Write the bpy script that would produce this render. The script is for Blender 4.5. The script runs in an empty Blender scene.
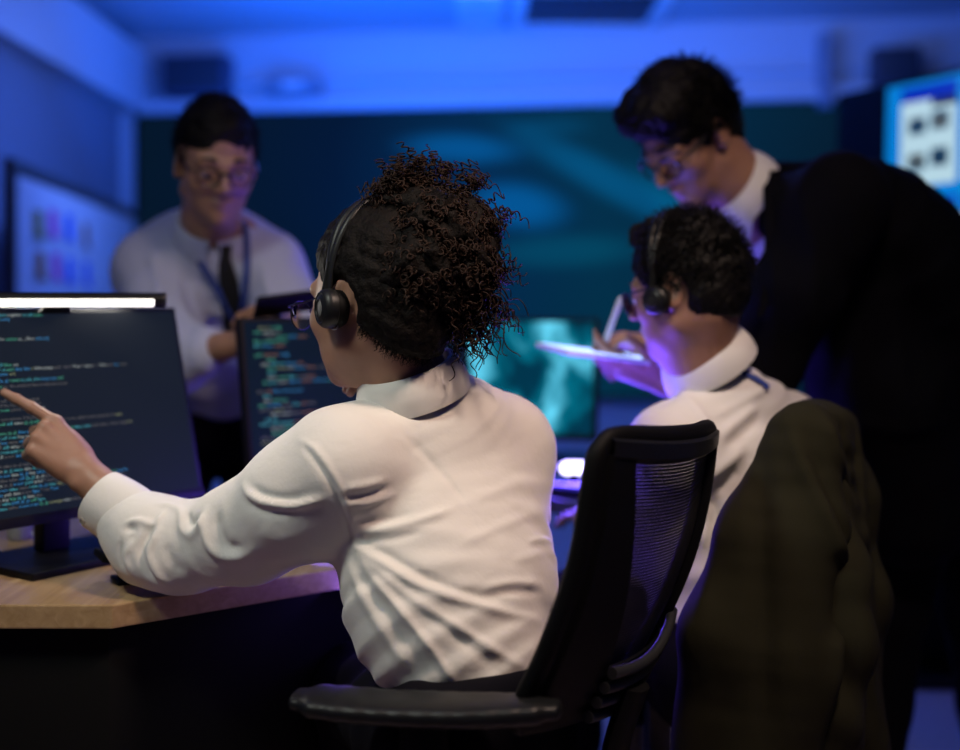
import bpy, bmesh, math, random
import numpy as np
from mathutils import Vector, Matrix
from mathutils.bvhtree import BVHTree

random.seed(7)
RNG = np.random.default_rng(11)
SC = bpy.context.scene
COL = SC.collection
EYE = np.array([0.0, 0.0, 1.15])
FPX, CX, CY = 1200.0, 480.0, 305.0


def P(px, py, y):
    """point of the room seen at a pixel of the photo, y metres from the camera"""
    return np.array([(px - CX) * y / FPX, y, 1.15 - (py - CY) * y / FPX])


def V(*a):
    return np.array(a, dtype=float)


def nrm(v):
    v = np.asarray(v, float)
    return v / (np.linalg.norm(v) + 1e-12)


def basis(f, up=(0, 0, 1)):
    f = nrm(f)
    l = nrm(np.cross(up, f))
    u = np.cross(f, l)
    return np.array([f, l, u])


# ------------------------------------------------------------------ scene bookkeeping
def thing(name, label, cat, loc=(0, 0, 0), group=None, rotz=0.0):
    o = bpy.data.objects.new(name, None)
    COL.objects.link(o)
    o.location = loc
    o.rotation_euler = (0, 0, rotz)
    o['label'] = label
    o['category'] = cat
    if group:
        o['group'] = group
    return o


def tag(o, label, cat, group=None):
    o['label'] = label
    o['category'] = cat
    if group:
        o['group'] = group
    return o


def link(name, me, mats, parent=None, label=None, world=True, smooth=True):
    """world=True: the mesh is in room coordinates and is moved into the parent's frame"""
    o = bpy.data.objects.new(name, me)
    COL.objects.link(o)
    if not isinstance(mats, (list, tuple)):
        mats = [mats]
    if len(me.materials) == 0:
        for m in mats:
            me.materials.append(m)
    if smooth is not None:
        me.polygons.foreach_set('use_smooth', [smooth] * len(me.polygons))
        if smooth and len(me.polygons) < 20000:
            me.set_sharp_from_angle(angle=math.radians(48))
    if parent is not None:
        o.parent = parent
        if world:
            chain = Matrix.Identity(4)
            p = parent
            while p is not None:
                chain = Matrix.LocRotScale(p.location, p.rotation_euler, None) @ chain
                p = p.parent
            me.transform(chain.inverted())
    else:
        # put the origin at the base of the mesh
        n = len(me.vertices)
        co = np.empty(n * 3)
        me.vertices.foreach_get('co', co)
        co = co.reshape(-1, 3)
        c = (co.min(0) + co.max(0)) / 2
        c[2] = co[:, 2].min()
        me.transform(Matrix.Translation(-Vector(c)))
        o.location = c
    if label:
        o['label'] = label
    return o


def structure(name, me, mats, smooth=False):
    o = link(name, me, mats, smooth=smooth)
    o['kind'] = 'structure'
    return o


# ------------------------------------------------------------------ materials
def mat(name, col, rough=0.6, metal=0.0, emit=None, estr=1.0, bump=0.0, bscale=200.0, var=0.0, vscale=20.0,
        spec=0.5, sheen=0.0, trans=0.0, alpha=1.0, sss=0.0, stretch=(1, 1, 1), bdist=0.001):
    m = bpy.data.materials.new(name)
    m.use_nodes = True
    nt = m.node_tree
    b = nt.nodes['Principled BSDF']
    b.inputs['Base Color'].default_value = (*col, 1)
    b.inputs['Roughness'].default_value = rough
    b.inputs['Metallic'].default_value = metal
    b.inputs['Specular IOR Level'].default_value = spec
    b.inputs['Sheen Weight'].default_value = sheen
    b.inputs['Transmission Weight'].default_value = trans
    b.inputs['Alpha'].default_value = alpha
    if sss:
        b.inputs['Subsurface Weight'].default_value = sss
        b.inputs['Subsurface Radius'].default_value = (0.012, 0.005, 0.003)
        b.inputs['Subsurface Scale'].default_value = 0.4
    if emit is not None:
        b.inputs['Emission Color'].default_value = (*emit, 1)
        b.inputs['Emission Strength'].default_value = estr
    if bump or var:
        tc = nt.nodes.new('ShaderNodeTexCoord')
        mp = nt.nodes.new('ShaderNodeMapping')
        mp.inputs['Scale'].default_value = stretch
        nt.links.new(tc.outputs['Object'], mp.inputs['Vector'])
    if bump:
        n = nt.nodes.new('ShaderNodeTexNoise')
        n.inputs['Scale'].default_value = bscale
        n.inputs['Detail'].default_value = 4
        nt.links.new(mp.outputs['Vector'], n.inputs['Vector'])
        bp = nt.nodes.new('ShaderNodeBump')
        bp.inputs['Strength'].default_value = bump
        bp.inputs['Distance'].default_value = bdist
        nt.links.new(n.outputs['Fac'], bp.inputs['Height'])
        nt.links.new(bp.outputs['Normal'], b.inputs['Normal'])
    if var:
        n2 = nt.nodes.new('ShaderNodeTexNoise')
        n2.inputs['Scale'].default_value = vscale
        n2.inputs['Detail'].default_value = 5
        nt.links.new(mp.outputs['Vector'], n2.inputs['Vector'])
        mx = nt.nodes.new('ShaderNodeMix')
        mx.data_type = 'RGBA'
        mx.inputs[6].default_value = (*[c * (1 - var) for c in col], 1)
        mx.inputs[7].default_value = (*[min(1, c * (1 + var)) for c in col], 1)
        nt.links.new(n2.outputs['Fac'], mx.inputs[0])
        nt.links.new(mx.outputs[2], b.inputs['Base Color'])
    return m


# ------------------------------------------------------------------ plain mesh helpers
class MB:
    def __init__(self):
        self.v, self.f, self.mi, self.n = [], [], [], 0

    def add(self, verts, faces, mi=0):
        verts = np.asarray(verts, float).reshape(-1, 3)
        self.v.append(verts)
        self.f += [tuple(int(i) + self.n for i in f) for f in faces]
        self.mi += [mi] * len(faces)
        self.n += len(verts)
        return self

    def box(self, c, half, B=None, mi=0):
        B = np.eye(3) if B is None else np.asarray(B)
        s = np.array([[x, y, z] for x in (-1, 1) for y in (-1, 1) for z in (-1, 1)], float)
        v = np.asarray(c) + (s * np.asarray(half)) @ B
        f = [(0, 1, 3, 2), (4, 6, 7, 5), (0, 4, 5, 1), (2, 3, 7, 6), (0, 2, 6, 4), (1, 5, 7, 3)]
        return self.add(v, f, mi)

    def quad(self, a, b, c, d, mi=0):
        return self.add([a, b, c, d], [(0, 1, 2, 3)], mi)

    def tube(self, pts, r, sides=8, closed=False, flat=None, cap=True, mi=0):
        """flat=(direction, factor): squash the section along a direction"""
        pts = np.asarray(pts, float)
        n = len(pts)
        r = np.broadcast_to(np.asarray(r, float), (n,))
        if closed:
            t = np.roll(pts, -1, 0) - np.roll(pts, 1, 0)
        else:
            t = np.gradient(pts, axis=0)
        t /= np.linalg.norm(t, axis=1)[:, None] + 1e-12
        ref = np.array([0, 0, 1.0]) if abs(t[0][2]) < 0.9 else np.array([1.0, 0, 0])
        a = nrm(np.cross(ref, t[0]))
        vs = []
        ang = np.arange(sides) * 2 * math.pi / sides
        for i in range(n):
            a = nrm(a - t[i] * np.dot(a, t[i]))
            b = np.cross(t[i], a)
            ring = (np.cos(ang)[:, None] * a + np.sin(ang)[:, None] * b) * r[i]
            if flat is not None:
                fd = nrm(flat[0])
                ring = ring - np.outer(ring @ fd, fd) * (1 - flat[1])
            vs.append(pts[i] + ring)
        v = np.concatenate(vs)
        f = []
        m = n if closed else n - 1
        for i in range(m):
            for k in range(sides):
                k2, i2 = (k + 1) % sides, (i + 1) % n
                f.append((i * sides + k, i * sides + k2, i2 * sides + k2, i2 * sides + k))
        if cap and not closed:
            f.append(tuple(range(sides - 1, -1, -1)))
            f.append(tuple((n - 1) * sides + k for k in range(sides)))
        return self.add(v, f, mi)

    def lathe(self, c, axis, prof, sides=24, mi=0):
        """prof: (radius, height along axis)"""
        axis = nrm(axis)
        ref = np.array([0, 0, 1.0]) if abs(axis[2]) < 0.9 else np.array([1.0, 0, 0])
        a = nrm(np.cross(ref, axis))
        b = np.cross(axis, a)
        ang = np.arange(sides) * 2 * math.pi / sides
        v = np.concatenate([np.asarray(c) + axis * h + r * (np.cos(ang)[:, None] * a + np.sin(ang)[:, None] * b) for r, h in prof])
        f = []
        for i in range(len(prof) - 1):
            for k in range(sides):
                k2 = (k + 1) % sides
                f.append((i * sides + k, i * sides + k2, (i + 1) * sides + k2, (i + 1) * sides + k))
        f.append(tuple(range(sides - 1, -1, -1)))
        f.append(tuple((len(prof) - 1) * sides + k for k in range(sides)))
        return self.add(v, f, mi)

    def prism(self, poly, z0, z1, mi=0):
        n = len(poly)
        v = [(x, y, z0) for x, y in poly] + [(x, y, z1) for x, y in poly]
        f = [tuple(range(n - 1, -1, -1)), tuple(range(n, 2 * n))]
        f += [(i, (i + 1) % n, n + (i + 1) % n, n + i) for i in range(n)]
        return self.add(v, f, mi)

    def grid(self, pts, mi=0, closed_u=False):
        """pts [nu][nv][3]"""
        pts = np.asarray(pts, float)
        nu, nv = pts.shape[:2]
        f = []
        for i in range(nu if closed_u else nu - 1):
            for j in range(nv - 1):
                i2 = (i + 1) % nu
                f.append((i * nv + j, i2 * nv + j, i2 * nv + j + 1, i * nv + j + 1))
        return self.add(pts.reshape(-1, 3), f, mi)

    def mesh(self, name, bevel=0.0, segs=2, solid=0.0):
        me = bpy.data.meshes.new(name)
        me.from_pydata(np.concatenate(self.v).tolist(), [], self.f)
        me.polygons.foreach_set('material_index', self.mi)
        if bevel or solid:
            bm = bmesh.new()
            bm.from_mesh(me)
            if solid:
                bmesh.ops.recalc_face_normals(bm, faces=bm.faces)
                bmesh.ops.solidify(bm, geom=bm.faces[:], thickness=solid)
            if bevel:
                bmesh.ops.bevel(bm, geom=[e for e in bm.edges], offset=bevel, segments=segs, affect='EDGES', profile=0.6, clamp_overlap=True)
            bm.to_mesh(me)
            bm.free()
        me.update()
        return me


def boxmesh(name, c, half, B=None, bevel=0.002, segs=2):
    return MB().box(c, half, B).mesh(name, bevel=bevel, segs=segs)


def smoothpath(pts, n=24, closed=False):
    """Catmull-Rom through the points"""
    pts = np.asarray(pts, float)
    m = len(pts)
    out = []
    segs = m if closed else m - 1
    for s in range(segs):
        if closed:
            p0, p1, p2, p3 = pts[(s - 1) % m], pts[s], pts[(s + 1) % m], pts[(s + 2) % m]
        else:
            p1, p2 = pts[s], pts[s + 1]
            p0 = pts[s - 1] if s > 0 else 2 * p1 - p2
            p3 = pts[s + 2] if s + 2 < m else 2 * p2 - p1
        k = max(2, n // segs)
        for t in np.linspace(0, 1, k, endpoint=False):
            out.append(0.5 * ((2 * p1) + (-p0 + p2) * t + (2 * p0 - 5 * p1 + 4 * p2 - p3) * t ** 2 + (-p0 + 3 * p1 - 3 * p2 + p3) * t ** 3))
    if not closed:
        out.append(pts[-1])
    return np.array(out)


# ------------------------------------------------------------------ soft-body modeller (implicit surface -> one quad mesh)
def smin(a, b, k):
    if k <= 0:
        return np.minimum(a, b)
    h = np.maximum(k - np.abs(a - b), 0) / k
    return np.minimum(a, b) - h * h * (k * 0.25)


class Clay:
    def __init__(self, lo, hi, h, fine=()):
        self.ax = []
        for a in range(3):
            c, out = lo[a], []
            while c < hi[a] + h:
                out.append(c)
                step = h
                for (fa, flo, fhi, fh) in fine:
                    if fa == a and flo - fh <= c <= fhi:
                        step = min(step, fh)
                c += step
            self.ax.append(np.array(out, np.float32))
        self.D = np.full([len(x) for x in self.ax], 0.08, np.float32)

    def _sub(self, lo, hi):
        sl = []
        for a in range(3):
            i0 = max(0, int(np.searchsorted(self.ax[a], lo[a])) - 1)
            i1 = min(len(self.ax[a]), int(np.searchsorted(self.ax[a], hi[a])) + 1)
            if i1 <= i0:
                return None, None
            sl.append(slice(i0, i1))
        X = self.ax[0][sl[0]][:, None, None]
        Y = self.ax[1][sl[1]][None, :, None]
        Z = self.ax[2][sl[2]][None, None, :]
        return tuple(sl), (X, Y, Z)

    def _op(self, fn, lo, hi, k, mode):
        m = max(k, 0.0) + 0.03
        sl, xyz = self._sub(np.asarray(lo) - m, np.asarray(hi) + m)
        if sl is None:
            return self
        d = fn(*xyz).astype(np.float32)
        D = self.D[sl]
        self.D[sl] = smin(D, d, k) if mode > 0 else -smin(-D, d, k)
        return self

    # -- shapes
    def cone(self, a, b, ra, rb, k=0.02, mode=1, flat=None):
        a, b = np.asarray(a, float), np.asarray(b, float)
        ab = b - a
        L2 = float(ab @ ab) + 1e-12

        def fn(X, Y, Z):
            t = np.clip(((X - a[0]) * ab[0] + (Y - a[1]) * ab[1] + (Z - a[2]) * ab[2]) / L2, 0, 1)
            dx, dy, dz = X - a[0] - t * ab[0], Y - a[1] - t * ab[1], Z - a[2] - t * ab[2]
            if flat is not None:
                n = nrm(flat[0])
                q = (dx * n[0] + dy * n[1] + dz * n[2]) * (flat[1] - 1)
                dx, dy, dz = dx + q * n[0], dy + q * n[1], dz + q * n[2]
            return np.sqrt(dx * dx + dy * dy + dz * dz) - (ra + (rb - ra) * t)
        R = max(ra, rb)
        return self._op(fn, np.minimum(a, b) - R, np.maximum(a, b) + R, k, mode)

    def chain(self, pts, rs, k=0.01, mode=1, flat=None):
        for i in range(len(pts) - 1):
            self.cone(pts[i], pts[i + 1], rs[i], rs[i + 1], k, mode, flat)
        return self

    def ball(self, c, r, B=None, k=0.02, mode=1):
        """ellipsoid, radii along the rows of B"""
        c = np.asarray(c, float)
        r = np.broadcast_to(np.asarray(r, float), (3,))
        B = np.eye(3) if B is None else np.asarray(B, float)

        def fn(X, Y, Z):
            dx, dy, dz = X - c[0], Y - c[1], Z - c[2]
            s0 = s1 = 0.0
            for i in range(3):
                q = dx * B[i][0] + dy * B[i][1] + dz * B[i][2]
                s0 = s0 + (q / r[i]) ** 2
                s1 = s1 + (q / r[i] ** 2) ** 2
            k0, k1 = np.sqrt(s0), np.sqrt(s1) + 1e-6
            return k0 * (k0 - 1) / k1
        e = np.sqrt(((B * r[:, None]) ** 2).sum(0))
        return self._op(fn, c - e, c + e, k, mode)

    def loft(self, pts, a, b, w, k=0.02, n=12, seg_k=0.015, endr=0.7, mode=1, power=2.0):
        """elliptic sections of half width a (along w) and half depth b along a spine"""
        pts = np.asarray(pts, float)
        m = len(pts)
        w = np.asarray(w, float)
        if w.ndim == 1:
            w = np.tile(w, (m, 1))
        q = np.concatenate([pts, np.asarray(a, float)[:, None], np.asarray(b, float)[:, None], w], 1)
        q = smoothpath(q, n)
        lo = (q[:, :3] - np.maximum(q[:, 3], q[:, 4])[:, None]).min(0)
        hi = (q[:, :3] + np.maximum(q[:, 3], q[:, 4])[:, None]).max(0)

        def fn(X, Y, Z):
            out = None
            for i in range(len(q) - 1):
                p0, p1 = q[i, :3], q[i + 1, :3]
                ab = p1 - p0
                L = np.linalg.norm(ab) + 1e-9
                ax = ab / L
                ww = nrm(q[i, 5:8] - ax * np.dot(q[i, 5:8], ax))
                nn = np.cross(ax, ww)
                dx, dy, dz = X - p0[0], Y - p0[1], Z - p0[2]
                s = dx * ax[0] + dy * ax[1] + dz * ax[2]
                t = np.clip(s / L, 0, 1)
                h = s - t * L
                A = q[i, 3] + (q[i + 1, 3] - q[i, 3]) * t
                Bq = q[i, 4] + (q[i + 1, 4] - q[i, 4]) * t
                u = np.abs(dx * ww[0] + dy * ww[1] + dz * ww[2])
                v = np.abs(dx * nn[0] + dy * nn[1] + dz * nn[2])
                M = np.minimum(A, Bq) * endr
                if power == 2.0:
                    s0 = (u / A) ** 2 + (v / Bq) ** 2 + (h / M) ** 2
                    s1 = (u / A ** 2) ** 2 + (v / Bq ** 2) ** 2 + (h / M ** 2) ** 2
                    k0, k1 = np.sqrt(s0), np.sqrt(s1) + 1e-6
                    d = k0 * (k0 - 1) / k1
                else:
                    k0 = ((u / A) ** power + (v / Bq) ** power + np.abs(h / M) ** power) ** (1 / power)
                    d = (k0 - 1) * np.minimum(A, Bq)
                out = d if out is None else smin(out, d, seg_k)
            return out
        return self._op(fn, lo, hi, k, mode)

    def plane(self, p, n, k=0.0, lo=None, hi=None):
        """cut away everything on the side n points to"""
        p, n = np.asarray(p, float), nrm(n)
        lo = [x[0] for x in self.ax] if lo is None else lo
        hi = [x[-1] for x in self.ax] if hi is None else hi

        def fn(X, Y, Z):
            return (p[0] - X) * n[0] + (p[1] - Y) * n[1] + (p[2] - Z) * n[2]
        return self._op(fn, lo, hi, k, -1)

    # -- surface nets
    def mesh_arrays(self, relax=0):
        D = self.D
        for a in range(3):
            for e in (0, -1):
                s = [slice(None)] * 3
                s[a] = e
                D[tuple(s)] = 0.05
        ins = D < 0
        nx, ny, nz = D.shape
        cnt = np.zeros((nx - 1, ny - 1, nz - 1), np.uint8)
        for i in (0, 1):
            for j in (0, 1):
                for k in (0, 1):
                    cnt += ins[i:nx - 1 + i, j:ny - 1 + j, k:nz - 1 + k]
        cells = np.argwhere((cnt > 0) & (cnt < 8))
        idx = np.full(cnt.shape, -1, np.int32)
        idx[tuple(cells.T)] = np.arange(len(cells))
        acc = np.zeros((len(cells), 3))
        num = np.zeros(len(cells))
        corners = [(i, j, k) for i in (0, 1) for j in (0, 1) for k in (0, 1)]
        vals = {c: D[cells[:, 0] + c[0], cells[:, 1] + c[1], cells[:, 2] + c[2]].astype(float) for c in corners}
        for c in corners:
            for a in range(3):
                if c[a] == 1:
                    continue
                c2 = tuple(1 if q == a else c[q] for q in range(3))
                v0, v1 = vals[c], vals[c2]
                m = (v0 < 0) != (v1 < 0)
                t = np.where(m, v0 / (v0 - v1 + 1e-20), 0)
                p = np.tile(np.array(c, float), (len(cells), 1))
                p[:, a] = t
                acc += np.where(m[:, None], p, 0)
                num += m
        fr = acc / num[:, None]
        verts = np.empty((len(cells), 3))
        for a in range(3):
            x = self.ax[a].astype(float)
            i = cells[:, a]
            verts[:, a] = x[i] + (x[i + 1] - x[i]) * fr[:, a]
        faces = []
        for a in range(3):
            b, c = (a + 1) % 3, (a + 2) % 3
            s0, s1 = [slice(None)] * 3, [slice(None)] * 3
            s0[a], s1[a] = slice(0, -1), slice(1, None)
            i0, i1 = ins[tuple(s0)], ins[tuple(s1)]
            e = np.argwhere(i0 != i1)
            e = e[(e[:, b] > 0) & (e[:, c] > 0) & (e[:, b] < D.shape[b] - 1) & (e[:, c] < D.shape[c] - 1)]
            q = []
            for (ob, oc) in ((0, 0), (1, 0), (1, 1), (0, 1)):
                g = e.copy()
                g[:, b] -= ob
                g[:, c] -= oc
                q.append(idx[g[:, 0], g[:, 1], g[:, 2]])
            q = np.stack(q, 1)
            flip = i0[tuple(e.T)]
            q[~flip] = q[~flip][:, ::-1]
            faces.append(q)
        F = np.concatenate(faces)
        F = F[(F >= 0).all(1)]
        if relax:
            E = np.concatenate([F[:, [0, 1]], F[:, [1, 2]], F[:, [2, 3]], F[:, [3, 0]]])
            for _ in range(relax):
                s = np.zeros_like(verts)
                n = np.zeros(len(verts))
                for q in range(3):
                    s[:, q] = np.bincount(E[:, 0], verts[E[:, 1], q], len(verts)) + np.bincount(E[:, 1], verts[E[:, 0], q], len(verts))
                n = np.bincount(E[:, 0], minlength=len(verts)) + np.bincount(E[:, 1], minlength=len(verts))
                verts = verts * 0.5 + 0.5 * s / np.maximum(n, 1)[:, None]
        return verts, F


def vnormals(v, F):
    d1, d2 = v[F[:, 2]] - v[F[:, 0]], v[F[:, 3]] - v[F[:, 1]]
    fn = np.cross(d1, d2)
    n = np.zeros_like(v)
    for q in range(3):
        for c in range(4):
            n[:, q] += np.bincount(F[:, c], fn[:, q], len(v))
    return n / (np.linalg.norm(n, axis=1)[:, None] + 1e-12)


def quadmesh(name, v, F):
    me = bpy.data.meshes.new(name)
    me.vertices.add(len(v))
    me.vertices.foreach_set('co', np.ascontiguousarray(v, dtype=np.float32).ravel())
    me.loops.add(len(F) * 4)
    me.loops.foreach_set('vertex_index', F.astype(np.int32).ravel())
    me.polygons.add(len(F))
    me.polygons.foreach_set('loop_start', np.arange(0, len(F) * 4, 4, dtype=np.int32))
    me.polygons.foreach_set('loop_total', np.full(len(F), 4, dtype=np.int32))
    me.update(calc_edges=True)
    me.validate()
    return me


def seg_dist(v, pl):
    """distance of points to a polyline, and position 0..1 along it"""
    best = np.full(len(v), 1e9)
    pos = np.zeros(len(v))
    n = len(pl) - 1
    for i in range(n):
        a, ab = pl[i], pl[i + 1] - pl[i]
        t = np.clip(((v - a) @ ab) / (ab @ ab + 1e-12), 0, 1)
        d = np.linalg.norm(v - a - t[:, None] * ab, axis=1)
        m = d < best
        best[m] = d[m]
        pos[m] = (i + t[m]) / n
    return best, pos


def folds(v, F, lines, taper=True):
    """lines: (pixel polyline, height, width): cloth ridges (or valleys) laid on the surface"""
    tree = BVHTree.FromPolygons(v.tolist(), F.tolist())
    N = vnormals(v, F)
    off = np.zeros(len(v))
    for pix, amp, wid in lines:
        pts = []
        for px, py in smoothpath(pix, 14):
            d = P(px, py, 1.0) - EYE
            hit = tree.ray_cast(Vector(EYE), Vector(d).normalized())
            if hit[0] is not None:
                pts.append(np.array(hit[0]))
        if len(pts) < 2:
            continue
        pts = np.array(pts)
        lo, hi = pts.min(0) - 4 * abs(wid), pts.max(0) + 4 * abs(wid)
        m = ((v > lo) & (v < hi)).all(1)
        if not m.any():
            continue
        d, t = seg_dist(v[m], pts)
        g = np.exp(-(d / wid) ** 2)
        if taper:
            g *= np.clip(np.minimum(t, 1 - t) * 4 + 0.25, 0, 1)
        off[m] += amp * g
    return v + N * off[:, None]


def on_surface(v, F, pix, out=.003):
    """the points of a surface seen at the given pixels, lifted a little off it"""
    tree = BVHTree.FromPolygons(v.tolist(), F.tolist())
    pts = []
    for px, py in pix:
        d = nrm(P(px, py, 1.0) - EYE)
        hit = tree.ray_cast(Vector(EYE), Vector(d))
        if hit[0] is not None:
            n = np.array(hit[1])
            n = n if np.dot(n, d) < 0 else -n
            pts.append(np.array(hit[0]) + n * out)
    return np.array(pts)


def wrinkle(v, F, amp, scale, seed=0, n=10, stretch=(1, 1, 1)):
    r = np.random.default_rng(seed)
    N = vnormals(v, F)
    s = np.zeros(len(v))
    for i in range(n):
        k = nrm(r.normal(size=3)) * np.asarray(stretch) * scale * r.uniform(0.5, 1.6) * 2 * math.pi
        s += np.sin(v @ k + r.uniform(0, 6.28) + 1.5 * np.sin(v @ (k[[1, 2, 0]] * 0.4)))
    return v + N * (amp * s / math.sqrt(n))[:, None]


# ================================================================== people: shared anatomy
def hl(Hc, B, s, x, y, z):
    """point in head coordinates (forward, left, up)"""
    return np.asarray(Hc) + s * (x * B[0] + y * B[1] + z * B[2])


def add_head(G, Hc, B, s, female=False, ears=True):
    h = lambda x, y, z: hl(Hc, B, s, x, y, z)
    jw = 0.9 if female else 1.0
    G.ball(h(-.012, 0, .035), V(.097, .076, .091) * s, B, k=.01)
    G.ball(h(.034, 0, -.028), V(.058, .061, .085) * s, B, k=.03)
    G.ball(h(.030, 0, -.072), V(.052, .052 * jw, .042) * s, B, k=.025)
    G.ball(h(.074, 0, -.098), .0185 * s * jw, k=.025 * s)
    for sy in (-1, 1):
        G.ball(h(.000, sy * .050 * jw, -.060), .020 * s, k=.025)
        G.ball(h(.056, sy * .044, -.024), .021 * s, k=.02)
        G.cone(h(.088, sy * .012, .021), h(.072, sy * .046, .022), .0105 * s, .010 * s, k=.012)
        G.ball(h(.099, sy * .031, .002), .0135 * s, k=.012, mode=-1)
        G.ball(h(.0775, sy * .032, .002), .0128 * s, k=.004)
    G.cone(h(.093, 0, .014), h(.112, 0, -.026), .0075 * s, .0105 * s, k=.010)
    for sy in (-1, 1):
        G.ball(h(.101, sy * .0115, -.030), .0085 * s, k=.006)
    G.ball(h(.089, 0, -.056), V(.0125, .021, .0058) * s, B, k=.006)
    G.ball(h(.086, 0, -.0675), V(.0125, .018, .0068) * s, B, k=.006)
    if ears:
        for sy in (-1, 1):
            e0 = h(-.010, sy * .076, -.004)
            Be = np.array([nrm(B[0] + .25 * B[2]), nrm(B[1] * sy - .35 * B[0]), nrm(B[2] - .25 * B[0])])
            G.ball(e0, V(.018, .007, .032) * s, Be, k=.006)
            G.ball(e0 + Be[1] * .006 * s + Be[2] * .004 * s, V(.010, .005, .020) * s, Be, k=.004, mode=-1)
            G.ball(e0 - Be[2] * .024 * s + Be[0] * .003 * s, .0085 * s, k=.006)


def add_hand(G, W, d, n, sgn, curls, s=1.0, thumb=((.55, .65, -.35), (.85, .25, -.45), (.95, 0, -.35)), spread=0.06, wr=.021, dev0=0.0):
    """W wrist, d towards the fingers, n out of the back of the hand, sgn +1 left / -1 right hand"""
    d = nrm(d)
    n = nrm(n - d * np.dot(n, d))
    t = np.cross(d, n) * sgn
    kn = [(.086, .028), (.091, .009), (.087, -.010), (.078, -.027)]
    ln = [(.043, .026, .021), (.047, .030, .022), (.043, .028, .021), (.033, .021, .019)]
    rr = [.0092, .0094, .0090, .0080]
    ws = [.013, .004, -.005, -.013]
    G.cone(W - d * .03 * s, W + d * .012 * s, wr * s, .0205 * s, k=.015, flat=(n, 1.25))
    K = []
    for i in range(4):
        k = W + d * kn[i][0] * s + t * kn[i][1] * s + n * (.004 if i in (1, 2) else 0.0) * s
        G.cone(W + d * .012 * s + t * ws[i] * s, k, .0150 * s, .0108 * s, k=.010 * s)
        K.append(k)
    G.ball(W + d * .035 * s + t * .022 * s - n * .008 * s, V(.030, .014, .014) * s, np.array([nrm(d + .35 * t), nrm(t - .35 * d), n]), k=.012)
    G.ball(W + d * .045 * s - t * .022 * s - n * .006 * s, V(.032, .011, .013) * s, np.array([d, t, n]), k=.012)
    tips = []
    for i in range(4):
        p, ang = K[i], 0.0
        dd = nrm(d + t * (spread * (1.5 - i) + (dev0 if i == 0 else 0)))
        for j in range(3):
            ang += math.radians(curls[i][j])
            dirv = dd * math.cos(ang) - n * math.sin(ang)
            q = p + dirv * ln[i][j] * s
            G.cone(p, q, rr[i] * (1 - .09 * j) * s, rr[i] * (1 - .09 * (j + 1)) * s, k=.005 * s if j == 0 else .0025 * s)
            if j > 0:
                G.ball(p, rr[i] * (1.03 - .09 * j) * s, k=.003 * s)
            p = q
        tips.append(p)
    p = W + d * .022 * s + t * .020 * s - n * .008 * s
    for j, (L, r0, r1) in enumerate(((.042, .0145, .0115), (.032, .0110, .0095), (.026, .0098, .0078))):
        dv = nrm(d * thumb[j][0] + t * thumb[j][1] + n * thumb[j][2])
        q = p + dv * L * s
        G.cone(p, q, r0 * s, r1 * s, k=.010 * s if j == 0 else .004 * s)
        p = q
    return tips, p, K


def body_common(G, J, s=1.0, slim=0.86):
    """neck, trunk, arms to the wrist and legs under the clothes"""
    w = nrm(J['L'] - J['R'])
    G.loft(J['spine'], np.array(J['a']) * slim, np.array(J['b']) * slim, w, k=.03, n=8)
    G.chain(J['neck'], J.get('neck_r', [.052, .050, .058]), k=.025)
    for S in ('L', 'R'):
        c = J[S]
        G.cone(J['spine'][-1], c, .045 * slim, .045 * slim, k=.04)
        G.cone(c, J[S + 'e'], .046 * s * slim, .036 * s * slim, k=.03)
        G.cone(J[S + 'e'], J[S + 'e'] * .65 + J[S + 'w'] * .35, .036 * s * slim, .037 * s, k=.02)
        G.cone(J[S + 'e'] * .65 + J[S + 'w'] * .35, J[S + 'w'], .037 * s, .0235 * s, k=.02)
        hp, kn, an = J[S + 'h'], J[S + 'k'], J[S + 'a']
        G.cone(hp, kn, .078 * slim, .055 * slim, k=.03)
        G.cone(kn, kn * .7 + an * .3, .054 * slim, .052 * slim, k=.02)
        G.cone(kn * .7 + an * .3, an, .052 * slim, .034, k=.02)
        toe = an + nrm(V(*(J['toe'][:2]), 0)) * .13 * s
        toe[2] = .035
        heel = an.copy()
        heel[2] = .045
        G.cone(an, heel, .034, .034, k=.02)
        G.cone(heel, toe, .036, .028, k=.03)


def trousers_mesh(J, h=.006, r=(.095, .068, .060, .055), lo_cut=.06, waist_up=.06, wk=.98, waist_z=None):
    pts = np.array([J['spine'][0], J['spine'][1], J['Lh'], J['Rh'], J['Lk'], J['Rk'], J['La'], J['Ra']])
    G = Clay(pts.min(0) - .16, pts.max(0) + .16, h)
    w = nrm(J['L'] - J['R'])
    top = J['spine'][0] + nrm(J['spine'][1] - J['spine'][0]) * waist_up
    G.loft([J['spine'][0] - V(0, 0, .05), J['spine'][0], top], [J['a'][0] * .98, J['a'][0] * (wk + .98) / 2, J['a'][0] * wk], [J['b'][0] * .98, J['b'][0] * (wk + .98) / 2, J['b'][0] * wk], w, k=.02, n=4)
    for S in ('L', 'R'):
        hp, kn, an = J[S + 'h'], J[S + 'k'], J[S + 'a']
        G.cone(hp, kn, r[0], r[1], k=.04)
        G.cone(kn, an, r[1], r[3], k=.03)
    G.plane(V(0, 0, lo_cut), V(0, 0, -1))
    if waist_z:
        G.plane(V(0, 0, waist_z), V(0, 0, 1), k=.01)
    v, F = G.mesh_arrays()
    v = wrinkle(v, F, .0035, 9, seed=3)
    return quadmesh('trousers', v, F)


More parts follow.
